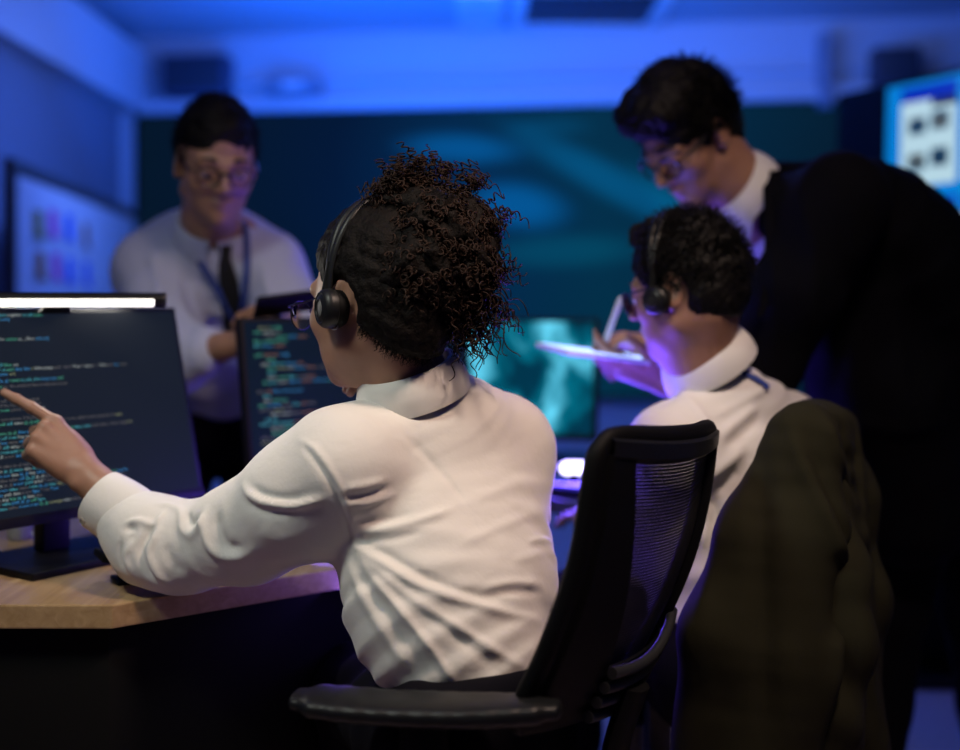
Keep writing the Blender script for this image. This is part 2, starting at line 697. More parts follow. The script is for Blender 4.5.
def shoe_mesh(an, toe, s=1.0):
    t = nrm(V(toe[0], toe[1], 0))
    G = Clay(an - V(.25, .25, 0) * s, V(an[0] + .25, an[1] + .25, .16), .006)
    G.ax[2] = G.ax[2] - G.ax[2][0] - .02
    a = V(an[0], an[1], 0)
    G.cone(a + V(0, 0, .075), a + V(0, 0, .05), .043, .043, k=.02)
    G.cone(a + V(0, 0, .045) - t * .03, a + t * .15 + V(0, 0, .035), .043, .036, k=.03, flat=(V(0, 0, 1), 1.15))
    G.plane(V(0, 0, .004), V(0, 0, -1))
    v, F = G.mesh_arrays()
    return quadmesh('shoe', v, F)


def collar_mesh(c, axis, front, rt, rb, height, drop, gap=.35, lift_back=.0, n=48, thick=.003, stand=.012, tip=.02):
    """shirt collar: a stand round the neck and a leaf folded down over it"""
    axis = nrm(axis)
    f = nrm(front - axis * np.dot(front, axis))
    l = np.cross(axis, f)
    rows = []
    for i in range(n + 1):
        th = gap + (2 * math.pi - 2 * gap) * i / n
        e = math.cos(th) * f + math.sin(th) * l
        fr = (math.cos(th) + 1) / 2
        ra, rbm = math.hypot(rt[0] * math.cos(th), rt[1] * math.sin(th)), math.hypot(rb[0] * math.cos(th), rb[1] * math.sin(th))
        back = (1 - fr) * lift_back
        top = c + e * ra + axis * (height + back)
        base = c + e * (ra + .001) + axis * (height + back - .03)
        edge = min(1.0, (min(i, n - i) / n) * 9)
        low = c + e * rbm - axis * (drop + tip * (1 - edge)) + axis * back * .5
        roll = top + e * .006 + axis * .001
        mid = roll * .5 + low * .5 + e * .004
        rows.append([base, top - e * .001, top + e * .003 + axis * .0018, roll, mid * .5 + roll * .5 + e * .001, mid, mid * .5 + low * .5 + e * .001, low])
    return MB().grid(rows).mesh('collar', solid=thick)


def glasses(name, label, Hc, B, s, metal, lens_m, r=(.021, .018), wire=.0011, group=None, dz=0.0, dx=.0, temple_y=.076):
    h = lambda x, y, z: hl(Hc, B, s, x + dx, y, z + dz)
    t = thing(name, label, 'glasses', loc=h(.1, 0, 0), group=group)
    rims = []
    for sy in (-1, 1):
        ring, disk = [], []
        for k in range(28):
            a = 2 * math.pi * k / 28
            y, z = sy * .033 + r[0] * math.cos(a), -.004 + r[1] * math.sin(a)
            x = .101 - .25 * abs(abs(y) - .01)
            ring.append(h(x, y, z))
            disk.append(h(x + .0002, sy * .033 + r[0] * .97 * math.cos(a), -.004 + r[1] * .97 * math.sin(a)))
        ro = link('rim', MB().tube(ring, wire * s, 6, closed=True).mesh('rim'), metal, t)
        c = np.mean(disk, 0) + B[0] * .003 * s
        v = [c] + [np.array(q) * .5 + c * .5 + B[0] * .0008 for q in disk] + disk
        n = len(disk)
        f = [(0, 1 + k, 1 + (k + 1) % n) for k in range(n)] + [(1 + k, 1 + n + k, 1 + n + (k + 1) % n, 1 + (k + 1) % n) for k in range(n)]
        link('lens', MB().add(v, f).mesh('lens'), lens_m, ro)
        rims.append(ro)
    br = smoothpath([h(.099, -.013, .002), h(.103, 0, .006), h(.099, .013, .002)], 8)
    link('bridge', MB().tube(br, wire * s, 6).mesh('bridge'), metal, t)
    for sy in (-1, 1):
        te = smoothpath([h(.089, sy * .053, .004), h(.080, sy * (temple_y - .008), .007), h(.03, sy * temple_y, .010), h(-.015, sy * (temple_y + .003), .014), h(-.035, sy * (temple_y + .001), -.008)], 20)
        link('temple', MB().tube(te, wire * s, 6).mesh('temple'), metal, t)
    return t


def hair_cap(Hc, B, s, thick=.012, top=.02, hairline=(.085, .070), nape=(-.085, -.068), h=.004, noise=.003, nscale=18, seed=1, extra=None, side_drop=0.0, mesh_name='hair', relax=0, post=None, back=.006, ear=True, style='tight', nslope=.447, fw=.074):
    lo, hi = np.asarray(Hc) - .2 * s, np.asarray(Hc) + .2 * s
    G = Clay(lo, hi, h)
    hh = lambda x, y, z: hl(Hc, B, s, x, y, z)
    G.ball(hh(-.013 - back * .5, 0, .036 + top * .5), V(.097 + thick + back * .5, .076 + thick, .091 + thick * .6 + top * .5) * s, B, k=.01)
    G.ball(hh(-.045, 0, -.012), V(.062 + thick, .066 + thick * .6, .070) * s, B, k=.03)
    if extra:
        extra(G, hh)
    a, b = np.array(hairline), np.array(nape)
    d = nrm(b - a)
    n2 = V(-d[1] * -1, d[0] * -1)          # towards the face, down and forward
    n2 = V(-d[1], d[0])
    if n2[0] < 0:
        n2 = -n2
    nn = B[0] * n2[0] + B[2] * n2[1]
    if style == 'man':
        # open the face, keep the sides down to the sideburns
        G.ball(hh(.118, 0, -.034), V(.080, fw, .098) * s, B, k=.012, mode=-1)
        G.plane(hh(.022, 0, -.012), B[0] * nslope - B[2] * .85, k=.014)
        G.plane(hh(.03, 0, -.03), B[0] * .9 - B[2] * .3, k=.01, lo=hh(0, 0, 0) - .2, hi=hh(0, 0, 0) + .2) if False else None
    else:
        G.plane(hh(a[0], 0, a[1]), nn, k=.018)
    for sy in (-1, 1):
        if ear:
            G.ball(hh(-.012, sy * .090, -.014), V(.031, .034, .044) * s, B, k=.008, mode=-1)
    # temples: pull the hairline back above the ears' front
    if style != 'man':
        G.ball(hh(.085, 0, -.01), V(.075, .12, .075) * s, B, k=.02, mode=-1)
    v, F = G.mesh_arrays(relax)
    v = wrinkle(v, F, noise, nscale, seed=seed, n=14)
    v = wrinkle(v, F, noise * .45, nscale * 3, seed=seed + 5, n=14)
    if post is not None:
        v = post(v, F)
    return quadmesh(mesh_name, v, F)


def strands(roots, dirs, length, radius, curl=0.0, turns=2.0, npts=10, sides=3, droop=0.0, seed=0):
    """many thin tubes (hair), one mesh"""
    r = np.random.default_rng(seed)
    n = len(roots)
    roots, dirs = np.asarray(roots), np.asarray(dirs)
    dirs = dirs / np.linalg.norm(dirs, axis=1)[:, None]
    ref = r.normal(size=(n, 3))
    a = np.cross(dirs, ref)
    a /= np.linalg.norm(a, axis=1)[:, None]
    b = np.cross(dirs, a)
    L = np.broadcast_to(length, (n,))
    t = np.linspace(0, 1, npts)
    ph = r.uniform(0, 6.28, n)[:, None]
    tr = (turns * r.uniform(.7, 1.3, n))[:, None]
    hand = np.where(r.uniform(size=n) < .5, -1, 1)[:, None]
    ang = ph + hand * t[None] * tr * 2 * math.pi
    env = np.minimum(1, t * 4)[None]
    cu = np.broadcast_to(curl, (n,))[:, None] * env
    ctr = roots[:, None] + dirs[:, None] * (L[:, None] * t)[..., None]
    ctr[..., 2] -= droop * (L[:, None] * t ** 2)
    ctr = ctr + a[:, None] * (cu * np.cos(ang))[..., None] + b[:, None] * (cu * np.sin(ang))[..., None]
    tan = np.gradient(ctr, axis=1)
    tan /= np.linalg.norm(tan, axis=2)[..., None] + 1e-12
    s1 = np.cross(tan, dirs[:, None] + .3 * a[:, None])
    s1 /= np.linalg.norm(s1, axis=2)[..., None] + 1e-12
    s2 = np.cross(tan, s1)
    rad = (np.broadcast_to(radius, (n,))[:, None] * (1 - .55 * t[None]))
    th = np.arange(sides) * 2 * math.pi / sides
    ring = ctr[:, :, None] + rad[:, :, None, None] * (np.cos(th)[None, None, :, None] * s1[:, :, None] + np.sin(th)[None, None, :, None] * s2[:, :, None])
    v = ring.reshape(-1, 3)
    base = (np.arange(n) * npts * sides)[:, None, None] + (np.arange(npts - 1) * sides)[None, :, None]
    k = np.arange(sides)[None, None]
    k2 = (k + 1) % sides
    F = np.stack([base + k, base + k2, base + sides + k2, base + sides + k], -1).reshape(-1, 4)
    return v, F


# ================================================================== materials
M = {}
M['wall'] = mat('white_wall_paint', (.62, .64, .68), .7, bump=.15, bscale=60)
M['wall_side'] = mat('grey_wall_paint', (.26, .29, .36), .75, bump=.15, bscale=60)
M['ceiling'] = mat('ceiling_board', (.50, .52, .56), .8, bump=.2, bscale=90)
M['carpet'] = mat('carpet_pile', (.62, .46, .48), .95, bump=.8, bscale=400, var=.25, vscale=60)
M['black'] = mat('black_plastic', (.004, .004, .005), .5, bump=.15, bscale=600, spec=.2)
M['soft_black'] = mat('matt_black_plastic', (.0035, .0035, .004), .6, spec=.12)
M['arm_black'] = mat('armrest_rubber', (.007, .0075, .0085), .42, spec=.3)
M['panel'] = mat('black_desk_panel', (.0035, .0035, .0035), .6, bump=.1, bscale=300, spec=.15)
M['metal'] = mat('steel', (.5, .5, .52), .3, 1.0)
M['dark_metal'] = mat('dark_metal', (.03, .03, .035), .35, .8)
M['alu'] = mat('board_frame_aluminium', (.13, .13, .14), .45, .6)
M['board_white'] = mat('whiteboard_enamel', (.80, .82, .85), .3)
M['white_plastic'] = mat('white_plastic', (.7, .72, .74), .4)
M['grille'] = mat('dark_grille', (.03, .035, .05), .6)
M['screen_dark'] = mat('screen_code_background', (.003, .0035, .0045), .35, emit=(.0075, .0115, .0195), estr=1.0, spec=.06)
M['screen_dark2'] = mat('screen_code_background_far', (.003, .004, .005), .35, emit=(.003, .008, .017), estr=1.0, spec=.06)
M['lamp_strip'] = mat('light_bar_diffuser', (.9, .9, .85), .5, emit=(1, .96, .86), estr=2.2)


def lens_mat():
    m = bpy.data.materials.new('spectacle_glass')
    m.use_nodes = True
    nt = m.node_tree
    nt.nodes.remove(nt.nodes['Principled BSDF'])
    t = nt.nodes.new('ShaderNodeBsdfTransparent')
    g = nt.nodes.new('ShaderNodeBsdfGlossy')
    g.inputs['Roughness'].default_value = .03
    fr = nt.nodes.new('ShaderNodeFresnel')
    fr.inputs['IOR'].default_value = 1.16
    mx = nt.nodes.new('ShaderNodeMixShader')
    nt.links.new(fr.outputs[0], mx.inputs[0])
    nt.links.new(t.outputs[0], mx.inputs[1])
    nt.links.new(g.outputs[0], mx.inputs[2])
    nt.links.new(mx.outputs[0], nt.nodes['Material Output'].inputs['Surface'])
    return m


M['glass'] = lens_mat()
M['wire'] = mat('spectacle_wire', (.012, .012, .015), .35, .5)
M['wood'] = None


def wood_mat():
    m = bpy.data.materials.new('oak_laminate')
    m.use_nodes = True
    nt = m.node_tree
    b = nt.nodes['Principled BSDF']
    b.inputs['Roughness'].default_value = .38
    tc = nt.nodes.new('ShaderNodeTexCoord')
    mp = nt.nodes.new('ShaderNodeMapping')
    mp.inputs['Rotation'].default_value = (0, 0, math.radians(-52))
    mp.inputs['Scale'].default_value = (22, 1.6, 22)
    nt.links.new(tc.outputs['Object'], mp.inputs['Vector'])
    n = nt.nodes.new('ShaderNodeTexNoise')
    n.inputs['Scale'].default_value = 3.0
    n.inputs['Detail'].default_value = 8
    n.inputs['Distortion'].default_value = .8
    nt.links.new(mp.outputs['Vector'], n.inputs['Vector'])
    r = nt.nodes.new('ShaderNodeValToRGB')
    r.color_ramp.elements[0].position = .3
    r.color_ramp.elements[0].color = (.30, .185, .085, 1)
    r.color_ramp.elements[1].position = .7
    r.color_ramp.elements[1].color = (.43, .29, .15, 1)
    nt.links.new(n.outputs['Fac'], r.inputs['Fac'])
    nt.links.new(r.outputs['Color'], b.inputs['Base Color'])
    return m


M['wood'] = wood_mat()


def screen_picture(name, scale, lo, mid, hi, strength, rot=0.6, stretch=(1, 3, 1), dark=.42, seed=0.0, light=.66):
    """a self-lit display showing soft streaks"""
    m = bpy.data.materials.new(name)
    m.use_nodes = True
    nt = m.node_tree
    b = nt.nodes['Principled BSDF']
    b.inputs['Base Color'].default_value = (.002, .003, .004, 1)
    b.inputs['Roughness'].default_value = .3
    b.inputs['Specular IOR Level'].default_value = .08
    tc = nt.nodes.new('ShaderNodeTexCoord')
    mp = nt.nodes.new('ShaderNodeMapping')
    mp.inputs['Rotation'].default_value = (0, 0, rot)
    mp.inputs['Scale'].default_value = stretch
    mp.inputs['Location'].default_value = (seed, seed * .7, 0)
    nt.links.new(tc.outputs['UV'], mp.inputs['Vector'])
    n = nt.nodes.new('ShaderNodeTexNoise')
    n.inputs['Scale'].default_value = scale
    n.inputs['Detail'].default_value = 3
    n.inputs['Distortion'].default_value = .5
    nt.links.new(mp.outputs['Vector'], n.inputs['Vector'])
    r = nt.nodes.new('ShaderNodeValToRGB')
    e = r.color_ramp.elements
    e[0].position, e[0].color = dark, (*lo, 1)
    e[1].position, e[1].color = light, (*hi, 1)
    k = e.new((dark + light) / 2)
    k.color = (*mid, 1)
    nt.links.new(n.outputs['Fac'], r.inputs['Fac'])
    nt.links.new(r.outputs['Color'], b.inputs['Emission Color'])
    b.inputs['Emission Strength'].default_value = strength
    return m


M['map_screen'] = screen_picture('teal_map_picture', 3.2, (.0, .030, .060), (.0, .13, .20), (.12, .62, .85), 1.15, rot=-.6, stretch=(1.6, .55, 1), dark=.40, light=.66, seed=2.3)


def wallscreen_mat():
    """a very large, dim display: near-black navy on one side, dim teal on the other with soft blue reflections painted in"""
    m = bpy.data.materials.new('wall_display_reflections')
    m.use_nodes = True
    nt = m.node_tree
    b = nt.nodes['Principled BSDF']
    b.inputs['Base Color'].default_value = (.001, .002, .003, 1)
    b.inputs['Roughness'].default_value = .5
    b.inputs['Specular IOR Level'].default_value = .03
    tc = nt.nodes.new('ShaderNodeTexCoord')
    sx = nt.nodes.new('ShaderNodeSeparateXYZ')
    nt.links.new(tc.outputs['UV'], sx.inputs[0])
    r = nt.nodes.new('ShaderNodeValToRGB')
    e = r.color_ramp.elements
    e[0].position, e[0].color = .0, (.0015, .008, .020, 1)
    e[1].position, e[1].color = 1.0, (.0015, .012, .028, 1)
    for pos, c in ((.30, (.001, .008, .028)), (.48, (.001, .020, .062)), (.68, (.001, .028, .060)), (.86, (.001, .018, .042))):
        k = e.new(pos)
        k.color = (*c, 1)
    nz = nt.nodes.new('ShaderNodeTexNoise')
    nz.inputs['Scale'].default_value = 5
    nt.links.new(tc.outputs['UV'], nz.inputs['Vector'])
    ma = nt.nodes.new('ShaderNodeMath')
    ma.operation = 'MULTIPLY_ADD'
    ma.inputs[1].default_value = .10
    nt.links.new(nz.outputs['Fac'], ma.inputs[0])
    nt.links.new(sx.outputs['X'], ma.inputs[2])
    ms = nt.nodes.new('ShaderNodeMath')
    ms.operation = 'SUBTRACT'
    ms.inputs[1].default_value = .05
    nt.links.new(ma.outputs[0], ms.inputs[0])
    nt.links.new(ms.outputs[0], r.inputs['Fac'])
    last = r.outputs['Color']
    # streak reflections painted as bright soft emission patches: (u, v, half u, half v, turn, colour)
    for (u, v, du, dv, rot, c) in ((.475, .86, .075, .045, -.25, (.0, .060, .20)), (.555, .66, .055, .075, .5, (.0, .065, .22)),
                                   (.70, .72, .035, .22, .62, (.0, .050, .13)), (.80, .60, .02, .18, .4, (.0, .035, .07)),
                                   (.62, .50, .10, .05, .1, (.0, .030, .05)), (.60, .93, .05, .03, 0, (.0, .02, .05))):
        mp = nt.nodes.new('ShaderNodeMapping')
        mp.vector_type = 'TEXTURE'
        mp.inputs['Location'].default_value = (u, v, 0)
        mp.inputs['Rotation'].default_value = (0, 0, rot)
        mp.inputs['Scale'].default_value = (du * 1.6, dv * 1.6, 1)
        nt.links.new(tc.outputs['UV'], mp.inputs['Vector'])
        g = nt.nodes.new('ShaderNodeTexGradient')
        g.gradient_type = 'SPHERICAL'
        nt.links.new(mp.outputs['Vector'], g.inputs['Vector'])
        cr = nt.nodes.new('ShaderNodeValToRGB')
        cr.color_ramp.interpolation = 'EASE'
        cr.color_ramp.elements[0].color = (0, 0, 0, 1)
        cr.color_ramp.elements[1].position = .75
        cr.color_ramp.elements[1].color = (*c, 1)
        nt.links.new(g.outputs['Fac'], cr.inputs['Fac'])
        mx = nt.nodes.new('ShaderNodeMix')
        mx.data_type = 'RGBA'
        mx.blend_type = 'ADD'
        mx.inputs[0].default_value = 1
        nt.links.new(last, mx.inputs[6])
        nt.links.new(cr.outputs['Color'], mx.inputs[7])
        last = mx.outputs[2]
    nt.links.new(last, b.inputs['Emission Color'])
    b.inputs['Emission Strength'].default_value = 1.0
    return m


M['wall_display'] = wallscreen_mat()


def emis(name, c, s=1.0, rough=.3):
    return mat(name, (.01, .01, .01), rough, emit=c, estr=s)


def uv_quad(name, a, b, c, d):
    me = bpy.data.meshes.new(name)
    me.from_pydata([tuple(a), tuple(b), tuple(c), tuple(d)], [], [(0, 1, 2, 3)])
    uv = me.uv_layers.new(name='UVMap')
    for i, t in enumerate(((0, 0), (1, 0), (1, 1), (0, 1))):
        uv.data[i].uv = t
    return me


# ================================================================== room shell
XL, XR, YF, H = -2.06, 4.2, -1.6, 2.72
BA, BB = V(XL, 7.08), V(XR, 6.30)          # the back wall runs at a slight angle
bd = nrm(V(*(BB - BA), 0))
bn = V(bd[1], -bd[0], 0)                   # out of the back wall, into the room


def on_back(px, z=None, out=0.0):
    """point on the back wall at picture column px"""
    k = (px - CX) / FPX
    # solve BA + t*d : x = k*y
    dx, dy = BB - BA
    t = (k * BA[1] - BA[0]) / (dx - k * dy)
    p = BA + t * (BB - BA)
    return V(p[0], p[1], 0 if z is None else z) + bn * out


structure('floor', MB().prism([(XL - .1, YF - .1), (XR + .1, YF - .1), (XR + .1, 7.3), (XL - .1, 7.3)], -.1, 0).mesh('floor'), M['carpet'])
structure('ceiling', MB().prism([(XL - .1, YF - .1), (XR + .1, YF - .1), (XR + .1, 7.3), (XL - .1, 7.3)], H, H + .1).mesh('ceiling'), M['ceiling'])
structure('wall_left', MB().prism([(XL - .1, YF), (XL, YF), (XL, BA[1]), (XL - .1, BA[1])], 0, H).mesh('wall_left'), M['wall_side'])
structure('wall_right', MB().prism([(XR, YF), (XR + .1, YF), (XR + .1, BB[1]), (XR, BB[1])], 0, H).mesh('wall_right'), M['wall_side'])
bq = [tuple((BA)[:2]), tuple((BB)[:2]), tuple((BB + V(0, .12))[:2]), tuple((BA + V(0, .12))[:2])]
structure('wall_back', MB().prism(bq, 0, H).mesh('wall_back'), M['wall'])
structure('wall_front', MB().prism([(XL, YF - .1), (XR, YF - .1), (XR, YF), (XL, YF)], 0, H).mesh('wall_front'), M['wall_side'])
# boxed-in beam along the head of the side wall, ledge along the back wall, pilasters
structure('trim_1', MB().prism([(XL, YF), (XL + .12, YF), (XL + .12, BA[1] - .1), (XL, BA[1])], 2.26, 2.62).mesh('trim_1', bevel=.004), M['wall'])
p0, p1 = on_back(150, 0), on_back(1100, 0)
B3 = np.array([bd, bn, V(0, 0, 1)])
structure('trim_2', boxmesh('trim_2', (p0 + p1) / 2 + bn * .05 + V(0, 0, 2.30), (np.linalg.norm(p1 - p0) / 2, .05, .035), B3, .006), M['wall'])
structure('trim_3', boxmesh('trim_3', (p0 + p1) / 2 + bn * .03 + V(0, 0, 2.44), (np.linalg.norm(p1 - p0) / 2, .03, .012), B3, .004), M['wall'])
pc = on_back(112, 0)
structure('wall_pilaster', boxmesh('wall_pilaster', pc + bn * .10 + V(0, 0, 1.13), (.15, .10, 1.13), B3, .006), M['wall'])
pc = on_back(822, 0)
structure('trim_4', boxmesh('trim_4', pc + bn * .07 + V(0, 0, 2.42), (.035, .07, .20), B3, .006), M['wall_side'])

# ------------------------------------------------------------------ very large dim display on the back wall
a, b = on_back(141, 0, .035), on_back(842, 0, .035)
dt = thing('wall_display', 'very large dark teal display with dim painted reflections covering the back wall', 'display', loc=(a + b) / 2)
link('housing', boxmesh('housing', (a + b) / 2 - bn * .012 + V(0, 0, 1.45), (np.linalg.norm(b - a) / 2 + .02, .022, .83), B3, .004), M['soft_black'], dt)
z0, z1 = .64, 2.262
o_ = bn * .012
link('screen', uv_quad('screen', a + V(0, 0, z0) + o_, b + V(0, 0, z0) + o_, b + V(0, 0, z1) + o_, a + V(0, 0, z1) + o_), M['wall_display'], dt)

# ------------------------------------------------------------------ fittings high on the back wall
c = on_back(204, 2.47, .09)
sp = thing('wall_speaker', 'dark box loudspeaker high on the back wall above the standing man', 'speaker', loc=c)
link('cabinet', boxmesh('cabinet', c, (.19, .09, .115), B3, .012), mat('speaker_grey_blue', (.05, .07, .13), .6), sp)
link('grille', boxmesh('grille', c + bn * .092, (.17, .004, .095), B3, .003), M['grille'], sp)
c = on_back(302, 2.355, .13)
ac = thing('projector', 'small pale box unit on the ledge above the wall display', 'projector', loc=c - V(0, 0, .06))
link('case', boxmesh('case', c + V(0, 0, .035), (.15, .075, .045), B3, .02, 3), mat('grey_case', (.25, .28, .34), .5), ac)
link('front_vent', boxmesh('front_vent', c + bn * .076 + V(0, 0, .035), (.06, .004, .02), B3, .002), M['white_plastic'], ac)
c = on_back(890, 2.42, .10)
sp = thing('wall_cabinet', 'dark box fitting high on the wall above the tilted website screen', 'wall box', loc=c)
link('case', boxmesh('case', c, (.12, .10, .10), B3, .01), mat('wall_box_grey', (.05, .05, .08), .6), sp)
link('front_panel', boxmesh('front_panel', c + bn * .102, (.10, .004, .08), B3, .003), M['grille'], sp)

# ------------------------------------------------------------------ ceiling cassette and the vent panel beside it
def ceil_pt(px, py):
    y = (H - 1.15) * FPX / (CY - py)
    return V((px - CX) * y / FPX, y, H)


def cassette(name, label, cat, x0, x1, y0, y1, dark, blades):
    t = thing(name, label, cat, loc=((x0 + x1) / 2, (y0 + y1) / 2, H - .05))
    fw = .07
    fm = MB()
    for (cx, cy, hx, hy) in (((x0 + x1) / 2, y0 + fw / 2, (x1 - x0) / 2, fw / 2), ((x0 + x1) / 2, y1 - fw / 2, (x1 - x0) / 2, fw / 2),
                             (x0 + fw / 2, (y0 + y1) / 2, fw / 2, (y1 - y0) / 2 - fw), (x1 - fw / 2, (y0 + y1) / 2, fw / 2, (y1 - y0) / 2 - fw)):
        fm.box((cx, cy, H - .018), (hx, hy, .018))
    link('frame', fm.mesh('frame', bevel=.004), M['white_plastic'], t)
    link('intake_panel', boxmesh('intake_panel', ((x0 + x1) / 2, (y0 + y1) / 2, H - .008), ((x1 - x0) / 2 - fw, (y1 - y0) / 2 - fw, .008)), dark, t)
    for k in range(blades):
        x = x0 + fw + (x1 - x0 - 2 * fw) * (k + .5) / blades
        link('louvre', boxmesh('louvre', (x, (y0 + y1) / 2, H - .02), (.012, (y1 - y0) / 2 - fw - .01, .004), bevel=.001), M['white_plastic'] if blades < 6 else M['grille'], t)
    return t


cassette('ceiling_air_conditioner', 'square ceiling air conditioner with white frame and dark grille', 'air conditioner', .17, .98, 5.85, 6.70, M['grille'], 9)
cassette('ceiling_vent', 'pale narrow vent panel in the ceiling beside the air conditioner', 'vent', -.12, .12, 5.95, 6.62, M['white_plastic'], 1)

# ------------------------------------------------------------------ whiteboard on the side wall, sticky notes
w0, w1 = V(-1.63, 4.15, 0), V(-1.88, 6.52, 0)
wd = nrm(w1 - w0)
wn = V(wd[1], -wd[0], 0)
WB = np.array([wd, wn, V(0, 0, 1)])
wl = np.linalg.norm(w1 - w0)
wb = thing('whiteboard', 'white board on a stand with coloured sticky notes by the blue wall', 'whiteboard', loc=((w0 + w1) / 2))
wc = (w0 + w1) / 2
link('board_panel', boxmesh('board_panel', wc + V(0, 0, 1.16), (wl / 2 - .02, .012, .46), WB, .002), M['board_white'], wb)
fm = MB()
for s_ in (-1, 1):
    fm.box(wc + wd * s_ * (wl / 2 - .02) + V(0, 0, 1.16), (.028, .018, .50), WB)
    fm.box(wc + V(0, 0, 1.16 + s_ * .475), (wl / 2, .018, .025), WB)
link('frame', fm.mesh('frame', bevel=.003), M['alu'], wb)
for s_ in (-1, 1):
    c = wc + wd * s_ * (wl / 2 - .25) - wn * .03
    lg = MB().box(c + V(0, 0, .45), (.02, .02, .45), WB).box(c + V(0, 0, .03), (.03, .28, .02), WB)
    link('leg', lg.mesh('leg', bevel=.003), M['alu'], wb)
link('pen_tray', boxmesh('pen_tray', wc + wn * .05 + V(0, 0, .68), (.5, .04, .008), WB, .003), M['alu'], wb)


def on_board(px, py):
    k = (px - CX) / FPX
    t = (k * w0[1] - w0[0]) / ((w1 - w0)[0] - k * (w1 - w0)[1])
    p = w0 + t * (w1 - w0)
    p[2] = 1.15 - (py - CY) * p[1] / FPX
    return p + wn * .014


notes = [(34, 225, (.30, .22, .0), 'yellow sticky note at the top of the whiteboard, before the pink one'),
         (49, 224, (.80, .04, .50), 'upper of the two pink sticky notes on the whiteboard'),
         (65, 228, (.0, .14, .80), 'upper pale blue sticky note beside the pink one on the whiteboard'),
         (82, 236, (.42, .20, .10), 'tan sticky note set apart at the end of the top row'),
         (36, 266, (.40, .13, .01), 'orange sticky note below the yellow one on the whiteboard'),
         (52, 267, (.80, .03, .45), 'lower of the two pink sticky notes on the whiteboard'),
         (66, 271, (.0, .10, .75), 'lower blue sticky note beside the lower pink one'),
         (83, 274, (.0, .12, .75), 'lower blue sticky note under the tan one')]
for i, (px, py, c, lab) in enumerate(notes):
    p = on_board(px, py)
    B = np.array([wd, wn, V(0, 0, 1)])
    hw = .060 if i % 4 < 3 else .052
    pts = []
    for u in np.linspace(-1, 1, 5):
        pts.append([p + wd * u * hw + V(0, 0, q * .054) + wn * (.001 + .010 * max(0, -q) ** 2) for q in np.linspace(1, -1, 5)])
    o = link('sticky_note', MB().grid(pts).mesh('sticky_note', solid=.0012), mat('note_%d' % i, c, .8))
    tag(o, lab, 'sticky note', 'sticky notes on the whiteboard')

# ------------------------------------------------------------------ tilted website screen on a stand
tl, tr = P(838, 94, 4.40), None
zt = tl[2]
ku = (962 - CX) / FPX
yr = (zt - 1.15) * FPX / (CY - 67.5)
tr = V(ku * yr, yr, zt)
wu = nrm(tr - tl)
wide = 1.15
wnrm = nrm(np.cross(wu, V(0, 0, 1)))
if wnrm[1] > 0:
    wnrm = -wnrm
wup = nrm(V(0, 0, 1) - wnrm * .13 - wu * .09)
wup = nrm(wup - wnrm * 0)
high = 1.02
sb = tl - wup * high + wu * wide / 2
ws = thing('presentation_screen', 'tilted flat screen showing a web page of thumbnails behind the bending man', 'screen', loc=(sb[0], sb[1], 0))
WS = np.array([wu, nrm(np.cross(wup, wu)) * 1.0, wup])
if np.dot(WS[1], wnrm) < 0:
    WS[1] = -WS[1]
ctr = tl + wu * wide / 2 - wup * high / 2
link('housing', boxmesh('housing', ctr - WS[1] * .03, (wide / 2, .03, high / 2), WS, .006), M['soft_black'], ws)
u0 = (tl + wu * .0)
# the lit picture begins well inside the housing
kx = []
pg = MB()
sx0, sx1, sy0, sy1 = .24, wide - .02, .018, high - .03


def spt(u, v, e=0.0):
    return tl + wu * u - wup * v + WS[1] * (.0015 + e)


def srect(u0, u1, v0, v1, mi, e):
    pg.quad(spt(u0, v1, e), spt(u1, v1, e), spt(u1, v0, e), spt(u0, v0, e), mi)


srect(sx0, sx1, sy0, sy1, 0, 0)
r_ = random.Random(4)
for col in range(3):
    ux = sx0 + .065 + col * .265
    for row, (vy, hgt) in enumerate(((.035, .345), (.425, .175), (.635, .33))):
        srect(ux, ux + .235, vy, vy + hgt, 1, .0005)
        if row < 2:
            srect(ux, ux + .235, vy, vy + .052, 2, .001)
            srect(ux + .13, ux + .235, vy + .052, vy + .080, 5, .001)
        for y0 in ((.145, .270) if row == 0 else (.70, .82) if row == 2 else ()):
            for s in range(2):
                x0 = ux + .035 + s * .095
                srect(x0, x0 + .072, y0 - .012 * s, y0 + .058 - .008 * s, 3, .001)
                srect(x0 + .016, x0 + .056, y0 + .008, y0 + .036, 4 if (s + (y0 > .2)) % 2 else 5, .0013)
link('web_page', pg.mesh('web_page'), [emis('page_blue', (.0, .20, .62)), emis('page_white', (.46, .66, .74)), emis('page_header', (.0, .02, .42)),
                                     emis('page_thumb_teal', (.010, .06, .11)), emis('page_thumb_tan', (.12, .11, .05)), emis('page_thumb_dark', (.010, .014, .02))], ws, smooth=False)
post = MB().box((sb[0] - wnrm[0] * .12, sb[1] - wnrm[1] * .12, .42), (.035, .035, .42), WS * 1.0).box((sb[0] - wnrm[0] * .1, sb[1] - wnrm[1] * .1, .02), (.3, .22, .02))
link('stand', post.mesh('stand', bevel=.004), M['dark_metal'], ws)

# ------------------------------------------------------------------ low black cabinet behind the bending man
cb = thing('low_cabinet', 'low black cabinet standing behind the bending man under the website screen', 'cabinet', loc=(1.55, 3.95, 0))
link('body', boxmesh('body', (1.60, 3.95, .36), (.33, .25, .36), None, .004), M['panel'], cb)
for q in (-1, 1):
    dr_ = link('door', boxmesh('door', (1.60 + q * .165, 3.692, .36), (.158, .009, .345), None, .003), M['panel'], cb)
    link('handle', boxmesh('handle', (1.60 + q * .04, 3.676, .48), (.006, .008, .06), None, .002), M['dark_metal'], dr_)

